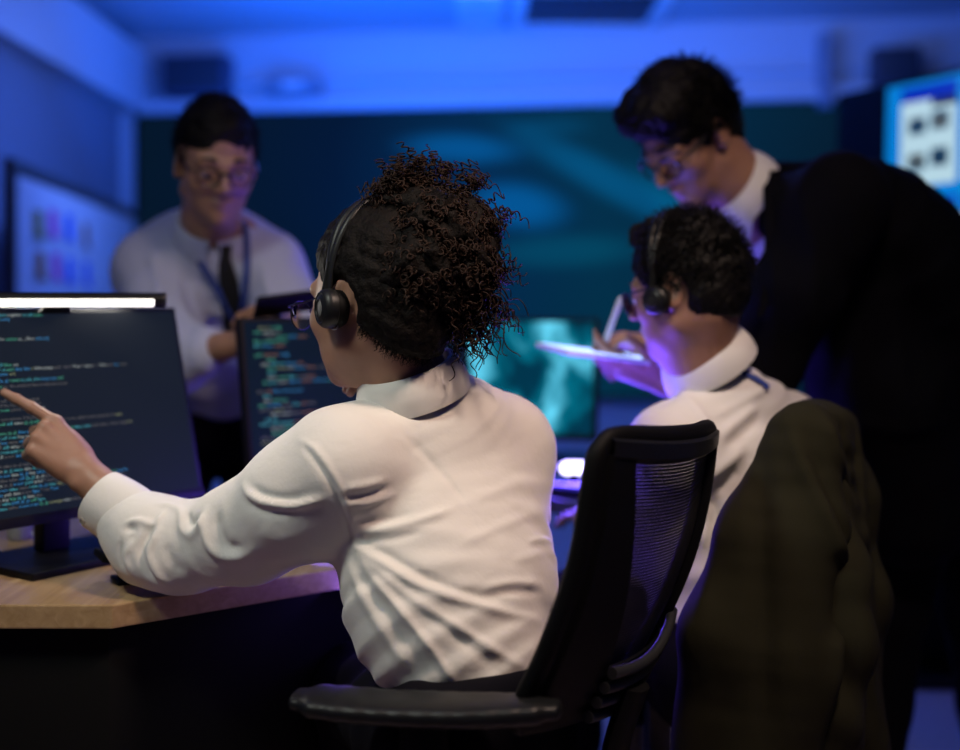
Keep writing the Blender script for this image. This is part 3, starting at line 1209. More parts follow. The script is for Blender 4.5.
# ================================================================== desks
DZ = .74
desk_poly = [(-1.55, 1.64), (-.503, 1.64), (-.02, 2.027), (.08, 2.107), (.0, 2.50), (-.45, 2.40), (-1.05, 2.36), (-1.55, 2.36)]
dk = thing('desk', 'light oak desk with black panel sides that the woman leans on', 'desk', loc=(-.7, 2.0, 0))
link('desktop', MB().prism(desk_poly, DZ - .033, DZ).mesh('desktop', bevel=.0025), M['wood'], dk, smooth=False)
inset = [(-1.5, 1.665), (-.515, 1.665), (-.03, 2.05), (.06, 2.12), (-.01, 2.46), (-.46, 2.365), (-1.5, 2.32)]
pn = MB()
for i in (0, 1):
    a, b = V(*inset[i], 0), V(*inset[i + 1], 0)
    d = nrm(b - a)
    n = V(-d[1], d[0], 0)
    pn = MB().box((a + b) / 2 + n * .012 + V(0, 0, (DZ - .034) / 2), (np.linalg.norm(b - a) / 2, .011, (DZ - .034) / 2), np.array([d, n, V(0, 0, 1)]))
    if i == 0:
        link('side_panel', pn.mesh('side_panel', bevel=.002), M['panel'], dk)
    else:
        link('modesty_panel', pn.mesh('modesty_panel', bevel=.002), M['panel'], dk)
link('back_panel', boxmesh('back_panel', (-.98, 2.325, .353), (.50, .011, .353), None, .002), M['panel'], dk)
link('leg', boxmesh('leg', (-.02, 2.44, .353), (.025, .025, .353), None, .003), M['panel'], dk)

d2 = thing('desk', 'dark desk under the teal map monitor behind the woman', 'desk', loc=(.25, 2.9, 0))
p2 = [(.06, 2.62), (.36, 2.34), (.60, 2.55), (.62, 3.35), (-.45, 3.45), (-.45, 3.05)]
link('desktop', MB().prism(p2, DZ - .03, DZ).mesh('desktop', bevel=.0025), mat('dark_laminate', (.05, .05, .06), .35), d2, smooth=False)
for (x, y) in ((.36, 2.42), (.56, 2.62), (.56, 3.27), (-.38, 3.36), (-.38, 3.12)):
    link('leg', boxmesh('leg', (x, y, .354), (.025, .025, .354), None, .003), M['dark_metal'], d2)


# ================================================================== monitors
def monitor(label, right, u, tilt, w, h, screen_m, zt, base_in=.27, neck=True, bez=.008, group='desk monitors', thick=.022, chin=.016, shift=.0):
    """right: top point of the edge farther along u, at height zt; u runs along the screen"""
    u = nrm(V(u[0], u[1], 0))
    n = V(u[1], -u[0], 0)
    up = nrm(V(0, 0, 1) - n * math.tan(tilt))
    nn = np.cross(u, up)
    if np.dot(nn, n) < 0:
        nn = -nn
    tr = V(right[0], right[1], zt)
    ctr = tr - u * w / 2 - up * h / 2
    B = np.array([u, nn, up])
    foot = ctr + u * shift - n * .055
    t = thing('monitor', label, 'monitor', loc=(foot[0], foot[1], DZ), group=group)
    link('housing', boxmesh('housing', ctr - nn * thick / 2, (w / 2, thick / 2, h / 2), B, .003), M['black'], t)
    at = lambda x, y, e=0: tr - u * (w - x) - up * y + nn * (.0006 + e)        # x from the near end, y down from the top
    link('screen', uv_quad('screen', at(bez, h - chin), at(w - bez, h - chin), at(w - bez, bez), at(bez, bez)), screen_m, t)
    link('chin_bar', boxmesh('chin_bar', ctr - up * (h / 2 - chin / 2) + nn * .0015, (w / 2, .0015, chin / 2), B, .001), M['black'], t)
    nb = ctr - nn * (thick + .022)
    nk = MB()
    nk.box(V(foot[0], foot[1], (DZ + .012 + ctr[2]) / 2) - n * .015, (.026, .014, (ctr[2] - DZ - .012) / 2), np.array([u, n, V(0, 0, 1)]))
    link('neck', nk.mesh('neck', bevel=.005), M['black'], t)
    link('mount_plate', boxmesh('mount_plate', ctr - nn * (thick + .008), (.05, .010, .05), B, .003), M['black'], t)
    base = MB().box(V(foot[0], foot[1], DZ + .006) + n * .02, (.125, .095, .006), np.array([u, n, V(0, 0, 1)]))
    link('base', base.mesh('base', bevel=.004), M['black'], t)
    return t, at, (u, nn, up, B, tr)


m1u = V(.575, .818, 0)
mon1, at1, fr1 = monitor('near black monitor with program code that the woman points at', (-.539, 2.12), m1u, math.radians(13), .545, .335, M['screen_dark'], 1.146, shift=.045)
mon2, at2, fr2 = monitor('second monitor of program code behind the woman\'s face', (-.44 + .75 * .545, 2.20 + .66 * .545), V(.75, .66, 0), math.radians(8), .545, .335, M['screen_dark2'], 1.127)
m3r = P(598, 318, 3.02)
mon3, at3, fr3 = monitor('teal lit monitor showing a blurred map on the far desk', (m3r[0], m3r[1]), V(.93, -.36, 0), math.radians(4), .50, .31, M['map_screen'], m3r[2], bez=.010)

# ------------------------------------------------------------------ program code on the two dark screens
CODE_COL = {'w': emis('code_white', (.34, .38, .36)), 'c': emis('code_cyan', (.06, .36, .42)), 'b': emis('code_blue', (.03, .22, .48)),
            'g': emis('code_green', (.06, .34, .22)), 'y': emis('code_olive', (.24, .26, .13)), 'd': emis('code_grey', (.11, .105, .10)), 'o': emis('code_orange', (.28, .13, .08))}
_tc = {}


def text_mesh(s):
    if s in _tc:
        return _tc[s]
    cu = bpy.data.curves.new('code', 'FONT')
    cu.body = s
    cu.resolution_u = 1
    ob = bpy.data.objects.new('code', cu)
    COL.objects.link(ob)
    dg = bpy.context.evaluated_depsgraph_get()
    me = bpy.data.meshes.new_from_object(ob.evaluated_get(dg))
    co = np.empty(len(me.vertices) * 3)
    me.vertices.foreach_get('co', co)
    fs = [tuple(p.vertices) for p in me.polygons]
    bpy.data.objects.remove(ob)
    bpy.data.curves.remove(cu)
    bpy.data.meshes.remove(me)
    _tc[s] = (co.reshape(-1, 3), fs)
    return _tc[s]


def code_lines(parent, at, lines, size, dim=1.0, suffix=''):
    out = {}
    for (x, y, segs) in lines:
        for (c, s) in segs:
            co, fs = text_mesh(s)
            if len(co) == 0:
                continue
            k = size
            w = co[:, 0].max() * k
            o = at(0, 0, .0004)
            ex = at(1, 0, .0004) - o
            ey = o - at(0, 1, .0004)
            v = at(x, y, .0004) + np.outer(co[:, 0] * k, ex) + np.outer(co[:, 1] * k, ey)
            out.setdefault(c, MB()).add(v, fs)
            x += w + size * .30
    # the lettering belongs to the lit face of the screen
    so = [o for o in parent.children if o.name.startswith('screen')][0]
    me = so.data
    loc = np.array(parent.location)
    allm = MB()
    v0 = np.array([list(q.co) for q in me.vertices])
    allm.add(v0, [tuple(p.vertices) for p in me.polygons], 0)
    for i, (c, mb) in enumerate(out.items()):
        me.materials.append(CODE_COL[c])
        k = 0
        for vv in mb.v:
            pass
        allm.add(np.concatenate(mb.v) - loc, mb.f, i + 1)
    nm = allm.mesh('screen')
    for m_ in me.materials:
        nm.materials.append(m_)
    so.data = nm


LN = [(.014, .276, [('d', 'def '), ('c', 'is_sparse'), ('w', 'is.gather'), ('c', 'in self'), ('g', 'paths')]),
      (.021, .218, [('w', 'find'), ('c', 'cached'), ('b', 'entry')]),
      (.052, .282, [('w', 'for'), ('g', 'entries'), ('w', 'as _offset'), ('b', 'self.set()')]),
      (.092, .222, [('g', 'filter'), ('w', 'set')]),
      (.099, .424, [('y', 'x'), ('w', 'fullmessage'), ('d', 'path  name'), ('w', 'True'), ('d', 'if'), ('w', 'value'), ('d', 'is  a'), ('w', 'False'), ('d', 'and'), ('b', 'len'), ('d', 'rows')]),
      (.106, .214, [('y', 'end')]),
      (.116, .298, [('g', 'return'), ('c', 'is_sub_d in'), ('b', 'deepcopy'), ('g', 'end')]),
      (.125, .304, [('d', 'no, the method runs slowly and closes')]),
      (.147, .250, [('d', 'if self. The partial output')]),
      (.154, .252, [('d', 'if the buf is of the other')]),
      (.161, .258, [('d', 'parses'), ('d', 'the bin'), ('w', 'digest')]),
      (.175, .262, [('d', 'returns: if the key is'), ('d', 'set')]),
      (.182, .400, [('d', 'a function to be called on the main list of'), ('y', 'exits')]),
      (.196, .418, [('y', 'def'), ('g', 'append'), ('c', 'data_rows'), ('d', '(self, name, other, key)'), ('y', 'sets')]),
      (.203, .285, [('d', 'if'), ('w', 'len'), ('d', '(key) in'), ('y', 'sets')]),
      (.210, .290, [('g', 'return'), ('c', 'fn_parts'), ('d', '(key)')]),
      (.217, .270, [('d', 'else'), ('y', 'dict'), ('d', '= rows')]),
      (.224, .280, [('g', 'elif'), ('w', 'data'), ('d', 'in keys')]),
      (.231, .285, [('g', 'import'), ('g', 'signals'), ('d', 'as sig')]),
      (.245, .228, [('c', 'if')]),
      (.252, .262, [('c', 'while'), ('b', 'number')]),
      (.259, .312, [('d', 'list =[]'), ('c', 'pack_in'), ('d', '= None')]),
      (.266, .322, [('b', 'size'), ('d', '= 0 +'), ('w', 'span'), ('c', 'is.parts')]),
      (.273, .395, [('c', 'yield'), ('w', 'spans'), ('d', '= x.join'), ('d', '(rows, end)'), ('g', 'merge_sorted'), ('g', 'left_anchor'), ('b', 'key=fn')]),
      (.280, .390, [('c', 'raise'), ('y', 'sys_error'), ('d', '(value)'), ('w', 'string'), ('d', 'of'), ('b', 'False'), ('d', 'is'), ('d', 'the scope')]),
      (.287, .262, [('b', 'type'), ('d', '= set'), ('b', 'True')]),
      (.294, .232, [('d', 'else')]),
      (.300, .236, [('c', 'type')]),
      (.307, .405, [('y', 'x.merge'), ('w', 'raise'), ('d', 'value_out is'), ('b', 'None_d'), ('d', 'set and is'), ('w', 'list'), ('d', 'of all d')])]


def line_width(segs, size):
    return sum(text_mesh(s)[0][:, 0].max() * size + size * .30 for c, s in segs)


r_ = random.Random(2)
LN3 = []
for (y, xe, s) in LN:
    while line_width(s, .0072) < xe - .10:
        s = [(r_.choice('wcgdb'), r_.choice(['self', 'rows', 'key', 'is not', 'value', 'data', '(x, y)', 'path', 'name']))] + s
    LN3.append((y, xe - line_width(s, .0072), s))
LN = LN3
code_lines(mon1, at1, [(x, y, s) for (y, x, s) in LN], .0072)
r_ = random.Random(9)
W2 = ['def', 'self.rows', 'import', 'yield', 'filter', 'value', 'return', 'keys', 'while', 'append', 'str(data)', 'None', 'parse', 'config']
LN2 = []
y = .022
while y < .31:
    if r_.random() < .88:
        segs = [(r_.choice('ggycwd' if y < .16 else 'yyggwcd'), r_.choice(W2)) for _ in range(r_.randint(1, 3))]
        if r_.random() < .5:
            segs += [(r_.choice('obdc'), r_.choice(W2)) for _ in range(r_.randint(2, 5))]
        LN2.append((.025 + .012 * r_.randint(0, 2), y, segs))
    y += .0085
code_lines(mon2, at2, LN2, .0088)

# ------------------------------------------------------------------ light bar on the near monitor
u, nn, up, B, tr = fr1
lb_c = V(-.62, 1.985, 1.176)
lb_end = P(162, 300, 1.93)
lb_d = nrm(V(-.92, -.36, 0))
lb_s = lb_end + lb_d * .46
lb = thing('monitor_light_bar', 'slim black light bar with a glowing white strip on top of the near monitor', 'light bar', loc=(lb_end + lb_s) / 2 - V(0, 0, .012))
Bl = np.array([-lb_d, V(-lb_d[1], lb_d[0], 0), V(0, 0, 1)])
if Bl[1][1] > 0:
    Bl[1] = -Bl[1]
cc = (lb_end + lb_s) / 2
link('housing', MB().tube([lb_s, lb_end], .0118, 20).mesh('housing'), M['black'], lb)
dn = nrm(Bl[1] * .92 - V(0, 0, .45))
link('diffuser', boxmesh('diffuser', cc + dn * .0092 - Bl[0] * .004, (.221, .0045, .0062), np.array([Bl[0], dn, np.cross(Bl[0], dn)]), .003), M['lamp_strip'], lb)
link('end_cap', MB().tube([lb_end - Bl[0] * .001, lb_end + Bl[0] * .006], [.0124, .0118], 20).mesh('end_cap', bevel=.001), M['dark_metal'], lb)
kp = at1(.545 - .245, 0) * 1.0
kq = cc.copy()
kk = (P(57, 308, 1.90))
cl = MB()
pts = [[-.026, 0], [-.017, .020], [.017, .020], [.022, 0]]
t1 = kk - Bl[0] * .026 - V(0, 0, .006)
for (s0, s1, y0) in ((-.027, .021, 0),):
    cl.add([kk + Bl[0] * -.030 + Bl[1] * .008 - V(0, 0, .009), kk + Bl[0] * .021 + Bl[1] * .008 - V(0, 0, .009), kk + Bl[0] * .018 + Bl[1] * .008 + V(0, 0, .005), kk + Bl[0] * -.018 + Bl[1] * .008 + V(0, 0, .005),
            kk + Bl[0] * -.030 - Bl[1] * .05 - V(0, 0, .009), kk + Bl[0] * .021 - Bl[1] * .05 - V(0, 0, .009), kk + Bl[0] * .018 - Bl[1] * .03 + V(0, 0, .005), kk + Bl[0] * -.018 - Bl[1] * .03 + V(0, 0, .005)],
           [(0, 1, 2, 3), (7, 6, 5, 4), (0, 4, 5, 1), (1, 5, 6, 2), (2, 6, 7, 3), (3, 7, 4, 0)])
link('clip', cl.mesh('clip', bevel=.002), M['black'], lb)

# ------------------------------------------------------------------ small things on the desks
# phone on a folding stand, half under the cuff
c = P(118, 566, 1.775)
ph = thing('phone_stand', 'small black folding stand under the woman\'s shirt cuff', 'stand', loc=(c[0], c[1], DZ))
d = nrm(V(.85, .45, 0))
n = V(-d[1], d[0], 0)
pl = np.array([nrm(d - V(0, 0, .22)), n, nrm(V(0, 0, 1) + d * .22)])
link('holder_plate', boxmesh('holder_plate', V(c[0], c[1], DZ + .034) + d * .012, (.042, .035, .005), pl, .003), M['soft_black'], ph)
link('foot', MB().tube([V(c[0], c[1], DZ + .028) + d * .02, V(c[0], c[1], DZ + .004) + d * .012], [.008, .014], 12).mesh('foot'), M['soft_black'], ph)
link('base', boxmesh('base', V(c[0], c[1], DZ + .003) + d * .018, (.024, .028, .003), np.array([d, n, V(0, 0, 1)]), .002), M['soft_black'], ph)
# pale cup behind the monitor base
c = P(20, 556, 2.10)
cp = thing('cup', 'small pale cup behind the foot of the near monitor', 'cup', loc=(c[0], c[1], DZ))
link('body', MB().lathe((c[0], c[1], DZ), (0, 0, 1), [(.018, 0), (.021, .004), (.024, .038), (.023, .038), (.0195, .006)], 24).mesh('body'), mat('cup_glaze', (.35, .38, .42), .4), cp)
link('handle', MB().tube(smoothpath([V(c[0] + .022, c[1], DZ + .030), V(c[0] + .036, c[1], DZ + .024), V(c[0] + .034, c[1], DZ + .012), V(c[0] + .021, c[1], DZ + .010)], 10), .003, 8).mesh('handle'), M['white_plastic'], cp)
# small glowing lamp and keyboard on the far desk
c = P(574, 468, 2.62)
gl = thing('desk_lamp', 'small glowing white lamp on the far desk below the teal monitor', 'lamp', loc=(c[0], c[1], DZ))
link('lamp_base', MB().lathe((c[0], c[1], DZ), (0, 0, 1), [(.03, 0), (.03, .006), (.012, .010), (.010, c[2] - DZ)], 24).mesh('lamp_base'), M['soft_black'], gl)
G = Clay(c - .06, c + .06, .003)
G.cone(c - V(.016, 0, 0), c + V(.016, 0, 0), .0145, .0145)
v, F = G.mesh_arrays()
link('lamp_head', quadmesh('lamp_head', v, F), emis('lamp_glow', (1, .97, .92), 3.0), gl)
c = P(578, 497, 2.48)
kb = thing('keyboard', 'blue lit keyboard on the far desk below the small lamp', 'keyboard', loc=(c[0], c[1], DZ))
kd = nrm(V(.78, -.62, 0))
KB = np.array([kd, V(-kd[1], kd[0], 0), V(0, 0, 1)])
kc = V(.262, 2.56, DZ + .009)
link('case', boxmesh('case', kc, (.17, .058, .009), KB, .003), M['soft_black'], kb)
ks = MB()
for r0 in range(4):
    for c0 in range(12):
        ks.box(kc + KB[0] * ((c0 - 5.5) * .0265) + KB[1] * ((r0 - 1.5) * .0255) + V(0, 0, .012), (.0115, .011, .004), KB)
link('keys', ks.mesh('keys', bevel=.001), mat('keycaps', (.05, .05, .2), .4, emit=(.02, .02, .9), estr=.35), kb)


# ================================================================== mesh office chairs
def mesh_fabric():
    m = bpy.data.materials.new('chair_net')
    m.use_nodes = True
    nt = m.node_tree
    b = nt.nodes['Principled BSDF']
    b.inputs['Base Color'].default_value = (.012, .012, .014, 1)
    b.inputs['Roughness'].default_value = .6
    tc = nt.nodes.new('ShaderNodeTexCoord')
    sx = nt.nodes.new('ShaderNodeSeparateXYZ')
    nt.links.new(tc.outputs['UV'], sx.inputs[0])

    def sine(sock, freq, off=None):
        a = nt.nodes.new('ShaderNodeMath')
        a.operation = 'MULTIPLY'
        a.inputs[1].default_value = freq
        nt.links.new(sock, a.inputs[0])
        s = nt.nodes.new('ShaderNodeMath')
        s.operation = 'SINE'
        nt.links.new(a.outputs[0], s.inputs[0])
        return s.outputs[0]
    u, v = sine(sx.outputs['X'], 2 * math.pi / .0040), sine(sx.outputs['Y'], 2 * math.pi / .0044)
    ad = nt.nodes.new('ShaderNodeMath')
    ad.operation = 'ADD'
    nt.links.new(u, ad.inputs[0])
    nt.links.new(v, ad.inputs[1])
    gt = nt.nodes.new('ShaderNodeMath')
    gt.operation = 'LESS_THAN'
    gt.inputs[1].default_value = 1.45
    nt.links.new(ad.outputs[0], gt.inputs[0])
    nt.links.new(gt.outputs[0], b.inputs['Alpha'])
    return m


M['net'] = mesh_fabric()
M['rib'] = mat('satin_grey_plastic', (.022, .023, .026), .38, spec=.45)
M['seat_fabric'] = mat('seat_fabric', (.012, .012, .014), .9, bump=.4, bscale=500)


def office_chair(label, TL, TR, BL, arms=(), narrow=.04):
    """TL, TR top corners and BL lower near corner of the backrest, in the room"""
    TL, TR, BL = map(lambda q: np.asarray(q, float), (TL, TR, BL))
    W = TR - TL
    wl = np.linalg.norm(W)
    wdir = W / wl
    updir = nrm(TL - BL)
    back = nrm(np.cross(updir, wdir))
    if back[1] > 0:
        back = -back
    hgt = np.linalg.norm(TL - BL)

    def S(s, t, e=0.0):
        """s 0..1 across, t 0 bottom..1 top"""
        q = 2 * s - 1
        p = BL + updir * hgt * t + W * s * (1 - narrow * (1 - t) ** 1.2) + back * (.030 * (1 - q * q) + e)
        p = p + back * (.025 * math.sin(t * math.pi * .9) - .012 * t * t)
        return p
    mid = BL + W / 2
    sc = mid - V(back[0], back[1], 0) / np.linalg.norm(back[:2]) * .25
    t = thing('office_chair', label, 'chair', loc=(sc[0], sc[1], 0), group='mesh back office chairs')
    # frame
    loop = [S(0.02, .04), S(0, .3), S(0, .6), S(.0, .88), S(.025, .965), S(.10, 1.0), S(.35, 1.008), S(.65, 1.008), S(.90, 1.0), S(.975, .965), S(1, .88), S(1, .6), S(1, .3), S(.98, .04), S(.88, .0), S(.5, -.01), S(.12, 0)]
    link('back_frame', MB().tube(smoothpath(loop, 160, closed=True), .0155, 12, closed=True, flat=(back, .8)).mesh('back_frame'), M['soft_black'], t)
    top = [[S(s, tt, e) for (tt, e) in ((1.012, .010), (1.005, .018), (.955, .018), (.935, .011), (.935, -.002), (1.0, -.006), (1.012, .010))] for s in np.linspace(.02, .98, 28)]
    link('top_rail', MB().grid(top).mesh('top_rail'), M['arm_black'], t)
    side = []
    for s0, s1 in ((.0, .13),):
        g = [[S(s, q, e) for (s, e) in ((s0, .004), (s0 + .02, .017), (s1 + .24 * (1 - q) ** 1.3, .016), (s1 + .02 + .24 * (1 - q) ** 1.3, .004), (s0, .004))] for q in np.linspace(.03, .96, 26)]
        link('side_rail', MB().grid(g).mesh('side_rail'), M['soft_black'], t)
    g = [[S(s, q, e) for (s, e) in ((1.0, .004), (.98, .017), (.93, .016), (.91, .004), (1.0, .004))] for q in np.linspace(.03, .96, 26)]
    link('side_rail', MB().grid(g).mesh('side_rail'), M['soft_black'], t)
    # net
    nu, nv = 30, 40
    pts = [[S(a, b, .003) for b in np.linspace(.03, .99, nv)] for a in np.linspace(.02, .98, nu)]
    me = MB().grid(pts).mesh('mesh_net')
    uv = me.uv_layers.new(name='UVMap')
    for lp in me.loops:
        i, j = divmod(lp.vertex_index, nv)
        uv.data[lp.index].uv = (i / (nu - 1) * wl, j / (nv - 1) * hgt)
    link('mesh_net', me, M['net'], t)
    # lumbar ribs
    for k, q in enumerate((.215, .155, .095, .035)):
        rib = [S(s, q - .02 + .09 * (abs(2 * s - 1)) ** 2.2 * (1 if s > .5 else .25), .014 + .012 * (1 - (2 * s - 1) ** 2)) for s in np.linspace(.30, .97, 24)]
        link('lumbar_rib', MB().tube(rib, .0075, 10, flat=(updir, 1.0)).mesh('lumbar_rib'), M['rib'], t)
    g = [[S(s, q, .010) for q in np.linspace(.0, .20, 6)] for s in np.linspace(.08, .95, 12)]
    link('lumbar_panel', MB().grid(g).mesh('lumbar_panel', solid=.004), M['soft_black'], t)
    # spine, seat, column, base
    fwd = -V(back[0], back[1], 0) / np.linalg.norm(back[:2])
    wf = V(wdir[0], wdir[1], 0)
    wf = nrm(wf)
    sz = .47
    spn = smoothpath([S(.5, .12, .035), S(.5, -.10, .05), V(*(mid - fwd * .02)[:2], sz - .02), V(*(mid + fwd * .12)[:2], sz - .06)], 20)
    link('back_bracket', MB().tube(spn, .03, 12, flat=(back, .5)).mesh('back_bracket'), M['soft_black'], t)
    G = Clay(sc - V(.4, .4, 0) + V(0, 0, sz - .15), sc + V(.4, .4, 0) + V(0, 0, sz + .1), .008)
    c0 = V(sc[0], sc[1], sz)
    G.loft([c0 - fwd * .21, c0 - fwd * .1, c0 + fwd * .1, c0 + fwd * .25 - V(0, 0, .02)], [wl * .52, wl * .58, wl * .58, wl * .54], [.035] * 4, wf, endr=.9, power=3.0)
    v, F = G.mesh_arrays()
    link('seat', quadmesh('seat', v, F), M['seat_fabric'], t)
    link('gas_column', MB().lathe((sc[0], sc[1], .10), (0, 0, 1), [(.03, 0), (.03, .18), (.02, .18), (.02, .33)], 16).mesh('gas_column'), M['dark_metal'], t)
    for k in range(5):
        a = k * 2 * math.pi / 5 + .3
        e = V(math.cos(a), math.sin(a), 0)
        lg = link('base_leg', MB().tube([V(sc[0], sc[1], .11) + e * .02, V(sc[0], sc[1], .085) + e * .16, V(sc[0], sc[1], .07) + e * .29], [.028, .022, .016], 10).mesh('base_leg'), M['soft_black'], t)
        sd = V(-e[1], e[0], 0)
        cw = MB()
        for q in (-1, 1):
            cw.tube([V(sc[0], sc[1], .03) + e * .29 + sd * q * .008, V(sc[0], sc[1], .03) + e * .29 + sd * q * .024], .029, 16)
        link('caster', cw.mesh('caster'), M['soft_black'], lg)
    for (p0, p1, zz, sag) in arms:
        p0, p1 = np.asarray(p0, float), np.asarray(p1, float)
        d = nrm(p1 - p0)
        sd = nrm(np.cross(V(0, 0, 1), d))
        L = np.linalg.norm(p1 - p0)
        G = Clay(np.minimum(p0, p1) - .09, np.maximum(p0, p1) + .09, .004)
        q = [p0 + d * L * x - V(0, 0, sag * math.sin(x * math.pi)) for x in np.linspace(0, 1, 7)]
        G.loft(q, [.020, .026, .030, .031, .031, .031, .026], [.010, .011, .011, .011, .010, .010, .009], sd, n=14, endr=.9, power=2.8)
        v, F = G.mesh_arrays()
        ao = link('armrest', quadmesh('armrest', v, F), M['arm_black'], t)
        m_ = (p0 + p1) / 2
        tg = V(sc[0], sc[1], 0) * .35 + V(m_[0], m_[1], 0) * .65
        st = smoothpath([m_ - V(0, 0, .015), V(m_[0], m_[1], sz + .03), V(tg[0], tg[1], sz - .05)], 12)
        link('post', MB().tube(st, .022, 12, flat=(d, 1.3)).mesh('post'), M['soft_black'], ao)
    return t


chair1 = office_chair('black net-backed office chair that the woman in white sits on', (.136, 1.36, 1.000), (.327, 1.70, .976), (.034, 1.40, .660),
                      arms=[(V(.085, 1.375, .687), V(-.215, 1.42, .684), 0, .006)])
chair2 = office_chair('office chair under the olive jacket, behind the seated man', (.455, 1.78, .965), (.62, 2.06, .962), (.395, 1.80, .63))


# ================================================================== materials for people
def skin(name, c, rough=.48):
    return mat(name, c, rough, bump=.12, bscale=700, var=.10, vscale=60, sss=.12)


SK_W = skin('warm_brown_skin', (.36, .19, .125))
SK_A = skin('tan_skin', (.34, .18, .12))
SK_B = skin('light_tan_skin', (.33, .18, .12))
HAIR_B = mat('black_hair', (.0035, .003, .003), .6, bump=.5, bscale=120, stretch=(1, 1, 3), bdist=.003, spec=.15)
HAIR_W = mat('dark_brown_hair', (.0045, .003, .0025), .65, bump=.8, bscale=330, bdist=.002, spec=.12)
CURL = mat('brown_curls', (.019, .0085, .0048), .6, var=.6, vscale=25, spec=.2)
SHIRT_W = mat('cream_white_shirt_cloth', (.74, .71, .665), .72, bump=.30, bscale=30, sheen=.2, bdist=.006)
SHIRT_M = mat('white_shirt_cloth', (.74, .73, .72), .8, bump=.1, bscale=800)
SHIRT_B = mat('pale_blue_shirt_cloth', (.42, .46, .66), .8, bump=.1, bscale=800)
NAVY = mat('navy_suit_cloth', (.0022, .0022, .0045), .9, bump=.3, bscale=900, spec=.08)
DARKTR = mat('dark_trouser_cloth', (.004, .0035, .0065), .9, bump=.3, bscale=900, spec=.1)
SHOE = mat('black_leather', (.01, .01, .01), .35)
LANY = mat('lanyard_ribbon_blue', (.03, .06, .30), .7)
TIE = mat('black_tie_cloth', (.006, .006, .008), .7)
OLIVE = mat('olive_jacket_cloth', (.017, .0165, .008), .9, bump=.35, bscale=700, var=.15, vscale=15, spec=.15)
EYEW = mat('eye_white', (.75, .74, .72), .2)
IRIS = mat('eye_iris', (.02, .012, .008), .15)
LIP = mat('lip', (.32, .12, .10), .45)
BROW = mat('eyebrow_hair', (.01, .008, .007), .7)


def legs(J, hipw, fwd, s=1.0):
    pass


def eyes(root, Hc, B, s, look=(1, 0, -.35)):
    """eyeballs with an iris, upper lids, brows"""
    h = lambda x, y, z: hl(Hc, B, s, x, y, z)
    for sy in (-1, 1):
        c = h(.0790, sy * .032, .000)
        mb = MB()
        pr = [(math.sin(a) * .0122 * s, -math.cos(a) * .0122 * s) for a in np.linspace(.05, math.pi - .05, 12)]
        mb.lathe(c, B[0], pr, 16)
        e = link('eye', mb.mesh('eye'), EYEW, root)
        d = nrm(look[0] * B[0] + look[1] * B[1] + look[2] * B[2])
        link('iris', MB().lathe(c + d * .0112 * s, d, [(.0058 * s, 0), (.005 * s, .0012 * s), (.002 * s, .0017 * s)], 14).mesh('iris'), IRIS, e)
        lid = []
        for a in np.linspace(-1.25, 1.25, 10):
            row = []
            for b in np.linspace(.05, .95, 6):
                dd = nrm(math.cos(a) * math.cos(b) * B[0] + math.sin(a) * B[1] + math.cos(a) * math.sin(b) * B[2])
                row.append(c + dd * .0134 * s)
            lid.append(row)
        link('eyelid', MB().grid(lid).mesh('eyelid', solid=.0008), root['skin_mat'] and bpy.data.materials[root['skin_mat']], e)
        bw = smoothpath([h(.094, sy * .014, .026), h(.092, sy * .030, .032), h(.078, sy * .050, .027)], 10)
        link('eyebrow', MB().tube(bw, [.0035 * s] * 5 + [.0025 * s] * (len(bw) - 5), 8, flat=(B[0], .7)).mesh('eyebrow'), BROW, root)


def person(label, base, skin_m, group=None):
    t = thing('person', label, 'person', loc=base)
    t['skin_mat'] = skin_m.name
    return t


# ================================================================== 1. the woman in front
HcW = P(376, 302, 1.65)
BW = basis((-.75, .66, -.07), (0.06, 0, 1))
sW = .98
JW = dict(spine=[P(490, 725, 1.56), P(460, 630, 1.60), P(440, 525, 1.68), P(428, 445, 1.69), P(418, 405, 1.68)],
          a=[.125, .125, .160, .150, .072], b=[.105, .100, .112, .092, .060],
          L=P(342, 470, 1.59), R=P(504, 450, 1.80),
          Le=P(190, 553, 1.725), Lw=P(98, 487, 1.785), Re=V(-.135, 2.0, .800), Rw=V(-.128, 1.81, .945),
          Lh=P(440, 742, 1.50), Rh=P(508, 735, 1.66), Lk=V(-.19, 1.86, .555), Rk=V(-.03, 2.05, .565),
          La=V(-.17, 1.92, .10), Ra=V(.0, 2.10, .10), toe=(-.55, .83),
          neck=[hl(HcW, BW, sW, -.035, 0, -.035), P(404, 368, 1.655), P(420, 415, 1.675)], neck_r=[.053, .050, .060])
woman = person('woman with curly bun, black headset and cream white shirt, pointing at the code', (JW['spine'][0][0], JW['spine'][0][1], 0), SK_W)

G = Clay(V(-.80, 1.36, .02), V(.28, 2.32, 1.36), .007,
         fine=[(0, -.76, -.02, .0022), (1, 1.53, 1.87, .0024), (2, .86, 1.32, .0024)])
add_head(G, HcW, BW, sW, female=True)
body_common(G, JW, s=.93, slim=.80)
